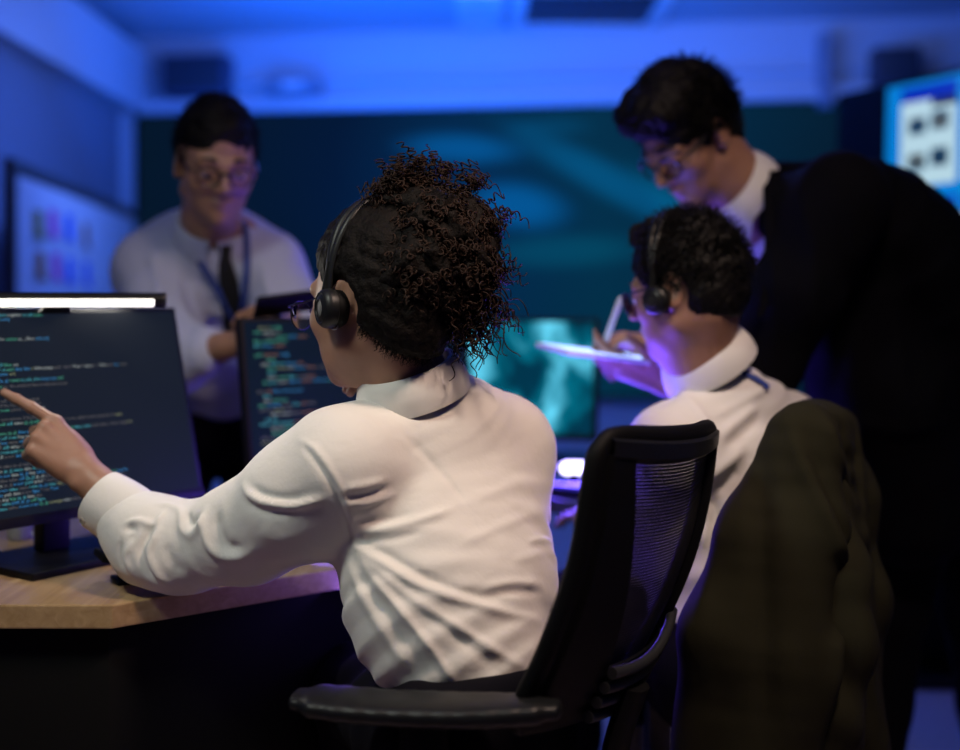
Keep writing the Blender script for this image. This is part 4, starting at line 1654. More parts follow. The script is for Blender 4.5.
# pointing hand
u_, nn_, up_, B_, tr_ = fr1
ray = P(1, 394, 1.0) - EYE
tt_ = np.dot(tr_ - EYE, nn_) / np.dot(ray, nn_)
touch = EYE + ray * tt_ + nn_ * .009                      # where the fingertip meets the screen
Wd = nrm(V(-.74, -.02, .67))
HARGS = dict(d=Wd, n=V(.12, -.76, .62), sgn=1, curls=[(4, 6, 3), (74, 92, 35), (78, 96, 35), (80, 98, 38)], s=.99,
             thumb=((.70, .35, -.55), (.85, .10, -.55), (.80, -.2, -.5)), wr=.0225, dev0=-.26)
tip0 = add_hand(Clay(V(9, 9, 9), V(9.1, 9.1, 9.1), .05), V(0, 0, 0), **HARGS)[0][0]
Wp = touch - tip0
tipsW, _, KW = add_hand(G, Wp, **HARGS)
print('wrist', Wp, 'px', CX + FPX * Wp[0] / Wp[1], CY - FPX * (Wp[2] - 1.15) / Wp[1])
G.cone(Wp, Wp * .3 + JW['Lw'] * .7, .0225, .0235, k=.012)
G.cone(Wp - Wd * .01, JW['Lw'] * .75 + JW['Le'] * .25, .0225, .027, k=.01)
G.ball(Wp - Wd * .004 + V(-.010, -.018, -.010), .0085, k=.012)                # wrist bone
for K in KW[:3]:
    pass
# hand under the chin
add_hand(G, V(-.132, 1.795, .962), V(-.05, -.35, .60), V(.6, .5, .1), -1, [(35, 60, 30)] * 4, s=.92)
v, F = G.mesh_arrays()
link('body', quadmesh('body', v, F), SK_W, woman)
print('woman body', len(v))

# --- shirt
G = Clay(V(-.63, 1.36, .55), V(.27, 2.10, 1.16), .0042, fine=[(0, -.63, .16, .0030), (1, 1.36, 1.80, .0032)])
wS = nrm(JW['L'] - JW['R'])
spS = [P(506, 708, 1.575), P(472, 655, 1.585), P(449, 600, 1.62), P(450, 530, 1.68), P(434, 465, 1.70), P(424, 424, 1.682), P(417, 400, 1.668)]
G.loft(spS, [.070, .120, .155, .164, .153, .118, .074], [.070, .102, .124, .116, .102, .090, .068], wS, n=18, k=.03, endr=.35)
nbk = P(422, 420, 1.69)
for S, r in (('L', .060), ('R', .052)):
    G.cone(nbk, JW[S] + V(0, 0, .012), .046, r, k=.05)
G.ball(JW['R'] + V(-.006, -.01, -.03), V(.062, .064, .085), k=.06)
# left sleeve: shoulder > elbow > cuff
Lc = P(100, 497, 1.770)
el = P(184, 548, 1.705)
G.chain([JW['L'] + V(.0, .005, .0), P(300, 500, 1.615), P(250, 531, 1.66), el], [.082, .076, .067, .056], k=.035)
G.chain([el, P(152, 538, 1.725), P(133, 526, 1.745)], [.062, .058, .049], k=.03)
G.ball(P(160, 562, 1.695), V(.045, .035, .028), k=.03)                      # cloth resting on the desk
G.ball(P(138, 560, 1.72), V(.022, .024, .028), k=.02)
# right sleeve
G.chain([JW['R'], JW['R'] * .5 + JW['Re'] * .5, JW['Re']], [.066, .064, .055], k=.04)
G.chain([JW['Re'], JW['Rw'] + V(0, .03, -.03)], [.054, .040], k=.03)
G.plane(V(0, 0, .742), V(0, 0, -1), lo=V(-.63, 1.66, .6), hi=V(-.26, 2.1, .76))
# hollow neck
G.cone(P(404, 358, 1.65), P(411, 388, 1.668), .050, .036, k=.006, mode=-1)
# hem tucked in
G.plane(P(480, 703, 1.50), V(.02, -.02, -1), k=.004)
v, F = G.mesh_arrays(relax=1)
v = wrinkle(v, F, .0009, 7, seed=4)
cr = lambda *p: [(280 + x / 2.027, 330 + y / 2.027) for x, y in p]          # measured on an enlarged view
sl = lambda *p: [(70 + x / 3.692, 430 + y / 3.692) for x, y in p]
FO = [
    (cr((38, 222), (70, 240), (100, 280), (125, 325), (146, 380), (153, 440)), .0030, .0045),
    (cr((48, 236), (95, 295), (118, 340), (138, 400), (145, 440)), -.0030, .0040),
    (cr((128, 322), (170, 316), (214, 305)), .0042, .0055), (cr((132, 340), (178, 334), (226, 318)), -.0036, .0050),
    (cr((136, 352), (180, 350), (236, 330)), .0034, .0050), (cr((146, 385), (200, 388), (262, 372)), -.0030, .0055),
    (cr((150, 408), (215, 404), (285, 385), (350, 362)), .0048, .0065), (cr((150, 428), (220, 424), (290, 408)), -.0035, .0060),
    (cr((152, 438), (205, 470), (265, 508), (330, 535), (420, 562), (528, 592)), .0060, .0065),
    (cr((165, 432), (240, 470), (300, 505), (370, 530), (460, 556)), -.0055, .0070),
    (cr((158, 458), (215, 500), (275, 550), (340, 590), (420, 640), (505, 692)), .0055, .0065),
    (cr((170, 480), (225, 545), (270, 600), (310, 650), (352, 712)), .0065, .0060), (cr((160, 500), (205, 560), (250, 625), (290, 690)), -.0030, .0080),
    (cr((205, 480), (262, 540), (330, 600), (400, 655), (450, 700)), -.0026, .0080), (cr((140, 480), (170, 545), (215, 620), (255, 680)), .0040, .0085),
    (cr((245, 205), (300, 260), (345, 310), (382, 356)), -.0022, .0060),  # valley shaped into the cloth to hint at a diagonal shadow edge
    (cr((415, 522), (470, 512), (530, 516)), .0040, .0060), (cr((410, 540), (470, 530), (528, 534)), -.0030, .0055),
    (cr((355, 440), (420, 410), (480, 385), (530, 372)), .0022, .0075), (cr((360, 355), (420, 335), (500, 300)), .0014, .0080),
    (cr((500, 430), (530, 425), (560, 432)), .0030, .0050), (cr((470, 470), (520, 455), (560, 452)), .0018, .0070),
    (cr((230, 130), (290, 122), (350, 116)), -.0016, .0080), (cr((150, 160), (190, 190), (230, 230)), .0014, .010),
    # sleeve
    (sl((640, 208), (668, 242), (710, 266), (800, 280), (880, 266), (940, 252)), .0075, .0065),
    (sl((668, 212), (720, 240), (800, 256), (890, 245)), -.0045, .0060), (sl((650, 262), (720, 296), (820, 306)), -.0040, .0080),
    (sl((498, 300), (492, 350), (510, 420), (552, 462), (620, 468), (680, 440)), .0065, .0080),
    (sl((540, 300), (545, 370), (580, 430), (640, 440)), -.0065, .0095),
    (sl((402, 320), (418, 372), (450, 386), (482, 352), (500, 312)), .0045, .0065), (sl((430, 310), (448, 345), (470, 320)), -.0055, .0060),
    (sl((205, 345), (255, 335), (310, 348), (350, 300)), .0050, .0050), (sl((205, 362), (240, 372), (225, 420)), -.0055, .0060),
    (sl((312, 345), (280, 400), (262, 450), (285, 520), (330, 575)), -.0070, .0065),
    (sl((335, 350), (305, 410), (290, 460), (320, 530), (372, 578)), .0055, .0070),
    (sl((250, 345), (232, 410), (205, 470), (232, 540)), .0045, .0060), (sl((188, 410), (182, 460), (200, 520)), -.0035, .0050),
    (sl((420, 440), (450, 500), (500, 540), (580, 550)), .0025, .010), (sl((350, 420), (372, 480), (420, 530)), -.0030, .009),
    (sl((330, 270), (400, 292), (420, 340)), .0040, .0060), (sl((700, 360), (760, 400), (860, 380)), .0020, .012),
]
v = folds(v, F, [(q, a * .85, w_ * .98) for q, a, w_ in FO])
link('shirt', quadmesh('shirt', v, F), SHIRT_W, woman)
print('woman shirt', len(v))

# --- collar
colW = collar_mesh(P(411, 384, 1.662), P(400, 350, 1.648) - P(415, 408, 1.672), V(-.80, .60, 0), (.063, .061), (.082, .081), .020, .024, gap=.22, lift_back=.012, tip=.022, thick=.0022)
link('collar', colW, SHIRT_W, woman)

# --- cuff, with buttons
ca, cb = P(103, 501, 1.772), P(142, 525, 1.742)
cd = nrm(cb - ca)
cn = nrm(np.cross(cd, V(0, 1, 0)))
cs = np.cross(cd, cn)
rows = []
for i in range(41):
    th = -1.2 + (2 * math.pi + .25) * i / 40
    e = math.cos(th) * cn + math.sin(th) * cs
    rr = (.047 + .0025 * math.sin(2 * th)) + (.0025 if i > 37 else 0)
    row = []
    for q in np.linspace(0, 1, 9):
        row.append(ca + (cb - ca) * q * 1.02 + e * (rr + .0022 * math.sin(q * 3.1) + (.0014 if .06 < q < .10 or .88 < q < .94 else 0)) + cd * .004 * math.sin(th * 2))
    rows.append(row)
cuff = link('cuff', MB().grid(rows).mesh('cuff', solid=.0024), SHIRT_W, woman)
dgt = bpy.context.evaluated_depsgraph_get()
BUT = mat('pearl_grey_button', (.30, .28, .25), .3)
for q_ in (.16, .80):
    e = nrm(V(-.15, -.88, -.45) - cd * np.dot(V(-.15, -.88, -.45), cd))
    p_ = ca + (cb - ca) * q_ + e * .0505
    link('button', MB().lathe(p_, e, [(.0055, 0), (.0058, .0012), (.0045, .0024), (.0030, .0018)], 18).mesh('button'), BUT, cuff)

link('trousers', trousers_mesh(JW, waist_up=.03, r=(.088, .066, .058, .05), waist_z=P(480, 674, 1.50)[2]), DARKTR, woman)
for S in ('L', 'R'):
    link('shoe', shoe_mesh(JW[S + 'a'], JW['toe'], .95), SHOE, woman)


# --- hair: tight to the skull, gathered into a curly bun
def nape_extra(G, hh):
    G.ball(hh(-.070, 0, -.045), V(.042, .050, .050), BW, k=.03)


hair = link('hair', hair_cap(HcW, BW, sW, thick=.010, top=.012, hairline=(.088, .060), nape=(-.10, -.098), h=.0026, noise=.0014, nscale=32, seed=2, extra=nape_extra), HAIR_W, woman)
# small fuzz on the tight part
hh = lambda x, y, z: hl(HcW, BW, sW, x, y, z)
r_ = np.random.default_rng(5)
bc = [(P(436, 240, 1.615), .072), (P(408, 204, 1.63), .044), (P(458, 266, 1.61), .053), (P(418, 274, 1.585), .054), (P(452, 298, 1.61), .037), (P(466, 230, 1.63), .040)]
G = Clay(V(-.26, 1.42, 1.0), V(.14, 1.86, 1.44), .005)
for c, r in bc:
    G.ball(c, r * .90, k=.03)
v, F = G.mesh_arrays()
v = wrinkle(v, F, .0060, 20, seed=21, n=14)
v = wrinkle(v, F, .0030, 55, seed=22, n=14)
bun = link('bun', quadmesh('bun', v, F), HAIR_W, hair)
roots, dirs, Ls = [], [], []
lob = [.30, .18, .18, .13, .07, .14]
for i in range(2700):
    c, r = bc[r_.choice(6, p=lob)]
    d = nrm(r_.normal(size=3) + V(.05, -.25, .12))
    roots.append(c + d * r * r_.uniform(.60, .92))
    dirs.append(nrm(d + r_.normal(size=3) * .45 + V(0, 0, -.1)))
    Ls.append(r_.uniform(.012, .024))
v1, F1 = strands(np.array(roots), np.array(dirs), np.array(Ls), .0018, curl=r_.uniform(.0028, .0052, len(roots)), turns=2.2, npts=26, sides=4, droop=.35, seed=3)
# loose ringlets: crown tip, and hanging behind the collar
roots, dirs, Ls = [], [], []
for (px, py, n, dv, L) in ((404, 180, 50, (-.05, 0, 1), .028), (390, 192, 40, (-.6, -.1, .7), .026), (430, 178, 45, (.2, 0, 1), .030), (460, 190, 45, (.5, 0, .8), .034), (482, 222, 45, (1, 0, .3), .026),
                           (488, 262, 45, (1, 0, -.3), .028), (478, 296, 45, (.6, 0, -1), .036), (470, 318, 45, (.2, 0, -1), .040), (448, 312, 40, (0, 0, -1), .034), (480, 285, 30, (.6, -.2, -.8), .05), (458, 305, 30, (.1, 0, -1), .030)):
    for i in range(n):
        roots.append(P(px, py, 1.63) + r_.normal(size=3) * V(.013, .025, .012))
        dirs.append(nrm(V(*dv) + r_.normal(size=3) * .5))
        Ls.append(L * r_.uniform(.6, 1.3))
v2, F2 = strands(np.array(roots), np.array(dirs), np.array(Ls), .0015, curl=r_.uniform(.0035, .0065, len(roots)), turns=2.4, npts=26, sides=4, droop=.4, seed=8)
link('curls', quadmesh('curls', np.concatenate([v1, v2]), np.concatenate([F1, F2 + len(v1)])), CURL, hair)
# wisps along the hairline of the nape
hv = np.empty(len(hair.data.vertices) * 3)
hair.data.vertices.foreach_get('co', hv)
hv = hv.reshape(-1, 3) + np.array(woman.location)
pa, pb = np.array((.088, .060)), np.array((-.10, -.098))
pd = (pb - pa) / np.linalg.norm(pb - pa)
pn_ = np.array([-pd[1], pd[0]])
pn_ = pn_ if pn_[0] > 0 else -pn_
lx, ly_, lz = [(hv - HcW) @ BW[q] / sW for q in range(3)]
dist = (lx - pa[0]) * pn_[0] + (lz - pa[1]) * pn_[1]
cand = hv[(np.abs(dist) < .009) & (lx < -.030) & (ly_ > -.02)]
roots = cand[r_.integers(0, len(cand), 420)]
dirs = -BW[2] * .8 + BW[0] * .25 + r_.normal(size=(420, 3)) * .35
v3, F3 = strands(roots, dirs, r_.uniform(.006, .015, 420), .00055, curl=.0014, turns=1.5, npts=10, sides=3, seed=4)
link('nape_wisps', quadmesh('nape_wisps', v3, F3), HAIR_W, hair)
er = MB().tube([hh(-.006, .084, -.036) + V(math.cos(a) * .005, 0, math.sin(a) * .005) for a in np.linspace(0, 2 * math.pi, 16, endpoint=False)], .0011, 8, closed=True)
link('earring', er.mesh('earring'), M['metal'], woman)

# --- headset
hs = thing('headset', 'black headset with round ear cup worn by the woman in front', 'headset', loc=hh(0, 0, .13), group='headsets')


def headset(root, Hc, B, s, fore=.022, rad=(.094, .148), cupz=-.012, top=.0, cup_r=.031, tilt=.0, turn=.12):
    h_ = lambda x, y, z: hl(Hc, B, s, x, y, z)
    for k, off in enumerate((-.006, .008)):
        pts = []
        for a in np.linspace(0, math.pi, 40):
            y = rad[0] * math.cos(a)
            z = .012 + (rad[1] - .012) * math.sin(a) ** .8
            sp = min(1, math.sin(a) * 1.6)
            pts.append(h_(fore - .02 * math.sin(a) + off * sp, y, z))
        link('headband', MB().tube(pts, .0042, 10, flat=(B[0], 1.5)).mesh('headband'), M['arm_black'], root)
    for sy in (-1, 1):
        arm = smoothpath([h_(fore - .004, sy * rad[0] * .995, .05), h_(fore + .002, sy * (rad[0] + .003), .02), h_(fore + .004, sy * (rad[0] + .008), cupz + .008)], 10)
        link('cup_arm', MB().tube(arm, .0052, 10, flat=(B[1], .6)).mesh('cup_arm'), M['soft_black'], root)
        c = h_(fore - .002, sy * (rad[0] - .012), cupz)
        ax = nrm(B[1] * sy + B[0] * turn)
        cp_ = link('ear_cup', MB().lathe(c, ax, [(cup_r * .80, .002), (cup_r, .006), (cup_r * 1.02, .013), (cup_r * .98, .018), (cup_r * .82, .023), (cup_r * .76, .0235), (cup_r * .70, .0225), (cup_r * .45, .0255), (cup_r * .42, .0240), (cup_r * .1, .0245)], 32).mesh('ear_cup'), M['arm_black'], root)
        link('ear_cushion', MB().lathe(c, ax, [(cup_r * .55, -.010), (cup_r * .85, -.010), (cup_r * .98, -.004), (cup_r * .95, .005), (cup_r * .6, .006)], 32).mesh('ear_cushion'), M['soft_black'], cp_)


headset(hs, HcW, BW, sW, fore=.000, rad=(.088, .146), cupz=-.012, cup_r=.0265, turn=.36)
glasses('eyeglasses', 'thin black wire glasses worn by the woman in front', HcW, BW, sW, M['wire'], M['glass'], r=(.024, .021), group='wire glasses', dx=.027, dz=-.008)


# ================================================================== 2. seated man with headset
HcS = P(685, 290, 2.0)
BS = basis((-.80, .55, -.20), (0, 0, 1))
sS = .91
JS = dict(spine=[P(738, 655, 2.02), P(728, 590, 2.04), P(722, 500, 2.06), P(728, 440, 2.07), P(720, 400, 2.05)],
          a=[.165, .155, .175, .165, .08], b=[.12, .115, .125, .10, .065],
          L=P(676, 455, 1.95), R=P(782, 440, 2.18),
          Le=P(640, 545, 2.10), Lw=P(610, 520, 2.36), Re=V(.46, 2.40, .80), Rw=V(.40, 2.60, .79),
          Lh=P(700, 660, 1.96), Rh=P(770, 650, 2.12), Lk=V(.19, 2.33, .56), Rk=V(.36, 2.50, .56),
          La=V(.17, 2.42, .10), Ra=V(.33, 2.60, .10), toe=(-.8, .6),
          neck=[hl(HcS, BS, sS, -.03, 0, -.04), P(700, 358, 2.02), P(716, 405, 2.05)], neck_r=[.058, .056, .065])
seated = person('seated man with headset and white shirt facing away at the far desk', (JS['spine'][0][0], JS['spine'][0][1], 0), SK_A)
G = Clay(V(-.0, 1.78, .02), V(.80, 2.82, 1.40), .008, fine=[(0, .2, .5, .0038), (1, 1.86, 2.14, .0042), (2, .98, 1.36, .0038)])
add_head(G, HcS, BS, sS)
body_common(G, JS, slim=.82)
add_hand(G, JS['Lw'], V(-.5, .8, .0), V(0, 0, 1), 1, [(15, 20, 10)] * 4)
add_hand(G, JS['Rw'], V(-.3, .9, .0), V(0, 0, 1), -1, [(15, 20, 10)] * 4)
v, F = G.mesh_arrays()
link('body', quadmesh('body', v, F), SK_A, seated)
G = Clay(V(.1, 1.74, .55), V(.80, 2.66, 1.16), .0055)
wS = nrm(JS['L'] - JS['R'])
G.loft([P(742, 645, 2.02), P(734, 600, 2.03), P(724, 530, 2.05), P(726, 470, 2.06), P(728, 430, 2.06), P(720, 395, 2.05)], [.150, .168, .180, .182, .165, .075], [.115, .125, .130, .128, .105, .065], wS, n=14, k=.03, endr=.35)
for S in ('L', 'R'):
    G.cone(P(722, 402, 2.05), JS[S] + V(0, 0, .014), .058, .062, k=.05)
    G.chain([JS[S], JS[S] * .5 + JS[S + 'e'] * .5, JS[S + 'e']], [.078, .070, .060], k=.04)
    G.chain([JS[S + 'e'], JS[S + 'w'] * .9 + JS[S + 'e'] * .1], [.060, .042], k=.03)
G.cone(P(700, 350, 2.02), P(714, 395, 2.05), .058, .045, k=.006, mode=-1)
G.plane(V(0, 0, .742), V(0, 0, -1), lo=V(.1, 2.3, .6), hi=V(.8, 2.66, .76))
v, F = G.mesh_arrays(relax=1)
v = wrinkle(v, F, .0022, 7, seed=14)
fo2 = lambda *p: [(640 + x / 3, 250 + y / 3) for x, y in p]
v = folds(v, F, [(fo2((215, 500), (300, 460), (400, 400), (460, 370)), .004, .008), (fo2((240, 560), (300, 510), (350, 470)), .006, .009), (fo2((260, 590), (320, 540), (360, 500)), -.006, .010),
                 (fo2((200, 690), (260, 640), (310, 600)), .006, .010), (fo2((120, 420), (190, 500), (230, 570)), .004, .009), (fo2((230, 720), (270, 690), (300, 660)), -.006, .010),
                 (fo2((60, 470), (110, 430), (150, 380)), -.003, .010), (fo2((160, 760), (200, 800), (180, 900)), .006, .011), (fo2((210, 740), (230, 800), (215, 900)), -.006, .011)])
SV, SF = v, F
link('shirt', quadmesh('shirt', v, F), SHIRT_M, seated)
link('collar', collar_mesh(P(708, 364, 2.035), P(686, 335, 2.01) - P(714, 390, 2.04), V(-.8, .6, 0), (.068, .064), (.086, .084), .028, .014, gap=.25, lift_back=.014, thick=.0022), SHIRT_M, seated)
# lanyard across the back of the collar
ly = on_surface(SV, SF, smoothpath([(736, 372), (746, 376), (756, 381), (766, 388)], 10), .004)
link('lanyard', MB().tube(ly, .0065, 8, flat=(V(.3, -.7, .6), .3)).mesh('lanyard'), LANY, seated)
link('trousers', trousers_mesh(JS, waist_up=.07), DARKTR, seated)
for S in ('L', 'R'):
    link('shoe', shoe_mesh(JS[S + 'a'], JS['toe']), SHOE, seated)
hairS = link('hair', hair_cap(HcS, BS, sS, thick=.009, top=.012, hairline=(.09, .070), nape=(-.105, -.125), h=.0034, noise=.0022, nscale=20, seed=12, style='man', nslope=.80), HAIR_B, seated)
hhS = lambda x, y, z: hl(HcS, BS, sS, x, y, z)


def short_hair(parent, Hc, B, s, n, seed, L=(.012, .026), swirl=V(.2, 0, -.3), front=True):
    r = np.random.default_rng(seed)
    rt, dr = [], []
    while len(rt) < n:
        q = nrm(r.normal(size=3))
        if q[2] < -.35 or (q[0] > .5 and q[2] < .62):
            continue
        rt.append(hl(Hc, B, s, -.015 + q[0] * .106, q[1] * .085, .038 + q[2] * .103))
        w = B[0] * q[0] + B[1] * q[1] + B[2] * q[2]
        t = B[0] * swirl[0] + B[1] * (swirl[1] + .5 * q[1]) + B[2] * swirl[2]
        dr.append(nrm(t - w * np.dot(t, w) + w * .45 + r.normal(size=3) * .3))
    v, F = strands(np.array(rt), np.array(dr), r.uniform(L[0], L[1], n), .0011, curl=.0012, turns=.8, npts=7, sides=3, seed=seed)
    link('hair_strands', quadmesh('hair_strands', v, F), HAIR_B, parent)


short_hair(hairS, HcS, BS, sS, 2600, 31)
# the dark forelock that shows past the headband
G = Clay(P(655, 232, 1.95) - .1, P(655, 232, 1.95) + .1, .004)
G.chain([hhS(.045, .0, .122), hhS(.080, -.01, .118), hhS(.110, -.01, .098)], [.022, .021, .010], k=.02)
v, F = G.mesh_arrays()
v = wrinkle(v, F, .003, 25, seed=33)
link('fringe', quadmesh('fringe', v, F), HAIR_B, hairS)
hs2 = thing('headset', 'black headset worn by the seated man in front of the bending man', 'headset', loc=hhS(0, 0, .13), group='headsets')
headset(hs2, HcS, BS, sS, fore=.018, rad=(.088, .148), cupz=-.016, cup_r=.024)
eyes(seated, HcS, BS, sS)
glasses('eyeglasses', 'dark glasses of the seated man with the headset', HcS, BS, sS, M['wire'], M['glass'], r=(.024, .020), wire=.0020, group='dark rimmed glasses', dx=.010)


# ================================================================== 3. bending man in a dark suit
HcB = P(690, 138, 2.30)
BB_ = basis((-.66, -.38, -.62), (0, 0, 1))
sB = .99
JB = dict(spine=[V(.98, 2.62, .90), V(.955, 2.55, 1.03), V(.86, 2.46, 1.20), V(.70, 2.40, 1.335), P(768, 212, 2.37)],
          a=[.165, .165, .185, .175, .085], b=[.125, .125, .135, .110, .07],
          L=V(.655, 2.20, 1.325), R=V(.595, 2.58, 1.315),
          Le=P(760, 372, 2.25), Lw=P(668, 384, 2.22), Re=P(715, 372, 2.52), Rw=P(660, 346, 2.34),
          Lh=V(.96, 2.52, .88), Rh=V(1.02, 2.72, .88), Lk=V(.87, 2.56, .50), Rk=V(1.14, 2.78, .50),
          La=V(.85, 2.62, .10), Ra=V(1.22, 2.84, .10), toe=(-.9, -.3),
          neck=[hl(HcB, BB_, sB, -.035, 0, -.035), P(730, 178, 2.33), P(762, 212, 2.37)], neck_r=[.060, .058, .068])
bending = person('man in dark suit and glasses bending over a lit tablet with a stylus', (1.0, 2.65, 0), SK_A)
G = Clay(V(.20, 1.95, .02), V(1.42, 3.02, 1.68), .008, fine=[(0, .22, .56, .0038), (1, 2.08, 2.44, .0042), (2, .96, 1.16, .0032), (2, 1.28, 1.62, .0038)])
add_head(G, HcB, BB_, sB)
body_common(G, JB, slim=.84)
# left hand lies under the tablet, right hand writes
add_hand(G, JB['Lw'], V(-.80, -.02, .30), V(.10, -.40, -.85), 1, [(8, 18, 12)] * 4, s=1.03, thumb=((.6, .7, .1), (.8, .4, -.3), (.9, .1, -.3)))
tipsB, thB, _ = add_hand(G, JB['Rw'], V(-.88, -.20, .10), V(.05, .35, .95), -1, [(42, 48, 25), (50, 55, 30), (58, 62, 35), (62, 66, 35)], s=1.03, thumb=((.65, .45, -.55), (.85, .05, -.5), (.85, -.2, -.4)))
v, F = G.mesh_arrays()
link('body', quadmesh('body', v, F), SK_A, bending)
wB = nrm(JB['L'] - JB['R'])
# shirt front and collar
G = Clay(V(.40, 2.05, 1.0), V(.90, 2.62, 1.46), .006)
G.loft([V(.71, 2.40, 1.25), V(.66, 2.39, 1.28), V(.62, 2.385, 1.315), P(758, 206, 2.37)], [.13, .135, .115, .072], [.100, .108, .095, .066], wB, n=10, endr=.4)
G.cone(P(728, 176, 2.33), P(766, 216, 2.38), .060, .052, k=.006, mode=-1)
v, F = G.mesh_arrays(relax=1)
link('shirt', quadmesh('shirt', v, F), SHIRT_M, bending)
link('collar', collar_mesh(P(737, 189, 2.335), P(712, 163, 2.31) - P(760, 208, 2.36), V(-.7, -.25, -.65), (.070, .067), (.086, .084), .018, .028, gap=.3, lift_back=.010, tip=.05, thick=.0022), SHIRT_M, bending)
# jacket
G = Clay(V(.28, 1.98, .58), V(1.32, 3.0, 1.50), .0065)
G.loft([V(1.02, 2.66, .72), V(.99, 2.63, .90), V(.965, 2.56, 1.04), V(.87, 2.47, 1.20), V(.755, 2.41, 1.32), V(.69, 2.39, 1.365)], [.215, .20, .195, .205, .195, .105], [.165, .155, .150, .155, .135, .085], wB, n=14, k=.03, endr=.3)
nb = V(.685, 2.385, 1.355)
G.chain([V(.70, 2.36, 1.20), V(.80, 2.40, .98), V(.88, 2.48, .74)], [.10, .125, .13], k=.05)
G.chain([V(.78, 2.56, 1.18), V(.84, 2.60, .98), V(.92, 2.66, .74)], [.10, .12, .13], k=.05)
for S in ('L', 'R'):
    G.cone(nb, JB[S] + V(.01, 0, .02), .058, .075, k=.05)
    G.chain([JB[S], JB[S] * .5 + JB[S + 'e'] * .5, JB[S + 'e']], [.088, .078, .066], k=.04)
    G.chain([JB[S + 'e'], JB[S + 'e'] * .22 + JB[S + 'w'] * .78], [.066, .046], k=.03)
# opening at the chest where the shirt shows, and at the neck
G.chain([P(742, 190, 2.335), P(722, 235, 2.27), P(735, 290, 2.20)], [.080, .068, .030], k=.008, mode=-1)
G.cone(P(782, 192, 2.385), P(835, 192, 2.40), .060, .07, k=.03)
G.cone(P(778, 212, 2.33), JB['L'] + V(0, 0, .02), .060, .078, k=.03)
G.cone(P(715, 165, 2.32), P(748, 197, 2.35), .074, .066, k=.008, mode=-1)
v, F = G.mesh_arrays(relax=1)
v = wrinkle(v, F, .0032, 6, seed=44)
v = folds(v, F, [([(800, 190), (815, 260), (810, 340)], .007, .016), ([(845, 230), (850, 320), (830, 400)], -.006, .018), ([(880, 260), (900, 350), (905, 450)], .006, .018),
                 ([(770, 230), (775, 300), (772, 360)], .005, .014), ([(850, 420), (900, 430), (950, 420)], .006, .016)])
link('suit_jacket', quadmesh('suit_jacket', v, F), NAVY, bending)
lp = MB()
for (pp, wdt) in (([(762, 172, 2.28), (764, 215, 2.235), (765, 275, 2.19), (757, 318, 2.16)], .022),):
    row = []
    for k, (px, py, yy) in enumerate(pp):
        c = P(px, py, yy)
        w_ = wdt * (1, 1.25, 1.0, .3)[k]
        row.append([c, c + V(w_, -.004, 0), c + V(w_ * 1.6, -.002, 0.004)])
    lp.grid(row)
link('lapel', lp.mesh('lapel', solid=.004), NAVY, bending)
link('trousers', trousers_mesh(JB, r=(.105, .078, .070, .066), waist_up=.10), NAVY, bending)
for S in ('L', 'R'):
    link('shoe', shoe_mesh(JB[S + 'a'], JB['toe'], 1.05), SHOE, bending)


def full_top(G, hh_):
    G.ball(hh_(.035, .0, .105), V(.075, .078, .045), BB_, k=.03)
    G.ball(hh_(.07, .02, .092), V(.04, .06, .035), BB_, k=.03)


hairB = link('hair', hair_cap(HcB, BB_, sB, thick=.009, top=.022, hairline=(.085, .062), nape=(-.085, -.052), h=.0038, noise=.0034, nscale=16, seed=51, extra=full_top, style='man'), HAIR_B, bending)
short_hair(hairB, HcB, BB_, sB, 2600, 52, L=(.016, .034), swirl=V(.6, .1, .1))
eyes(bending, HcB, BB_, sB, look=(1, 0, -.2))
gB = glasses('eyeglasses', 'dark glasses of the man in the suit bending over the tablet', HcB, BB_, sB, M['wire'], M['glass'], r=(.025, .020), wire=.0025, group='dark rimmed glasses', dx=.006)

# tablet and stylus
tc = P(606, 357, 2.16)
tb = thing('tablet', 'white tablet with a glowing screen held by the bending man', 'tablet', loc=tc - V(0, 0, .01))
tu = nrm(V(.93, .30, -.12))
tnn = nrm(V(-.06, -.085, 1.0))
tnn = nrm(tnn - tu * np.dot(tnn, tu))
tw = np.cross(tnn, tu)
TB = np.array([tu, tw, tnn])
tcc = tc + tu * .028 + tw * .06
link('body', boxmesh('body', tcc, (.112, .082, .0045), TB, .003, 3), M['white_plastic'], tb)
link('screen', boxmesh('screen', tcc + tnn * .0048, (.104, .074, .0005), TB, .0004, 1), emis('tablet_glow', (.36, .50, 1.0), 2.4), tb)
st0, st1 = P(604, 345, 2.20), P(622, 296, 2.17)
sy = thing('stylus', 'white stylus pen in the bending man\'s hand above the tablet', 'stylus', loc=st0)
link('barrel', MB().tube([st0 + (st1 - st0) * .10, st0 + (st1 - st0) * .9], [.0058, .0062], 12).mesh('barrel'), mat('stylus_white', (.8, .8, .8), .4), sy)
link('tip', MB().tube([st0, st0 + (st1 - st0) * .10], [.0012, .0055], 12).mesh('tip'), M['white_plastic'], sy)
link('end_cap', MB().tube([st0 + (st1 - st0) * .9, st0 + (st1 - st0) * .98], [.0062, .0050], 12).mesh('end_cap'), M['white_plastic'], sy)


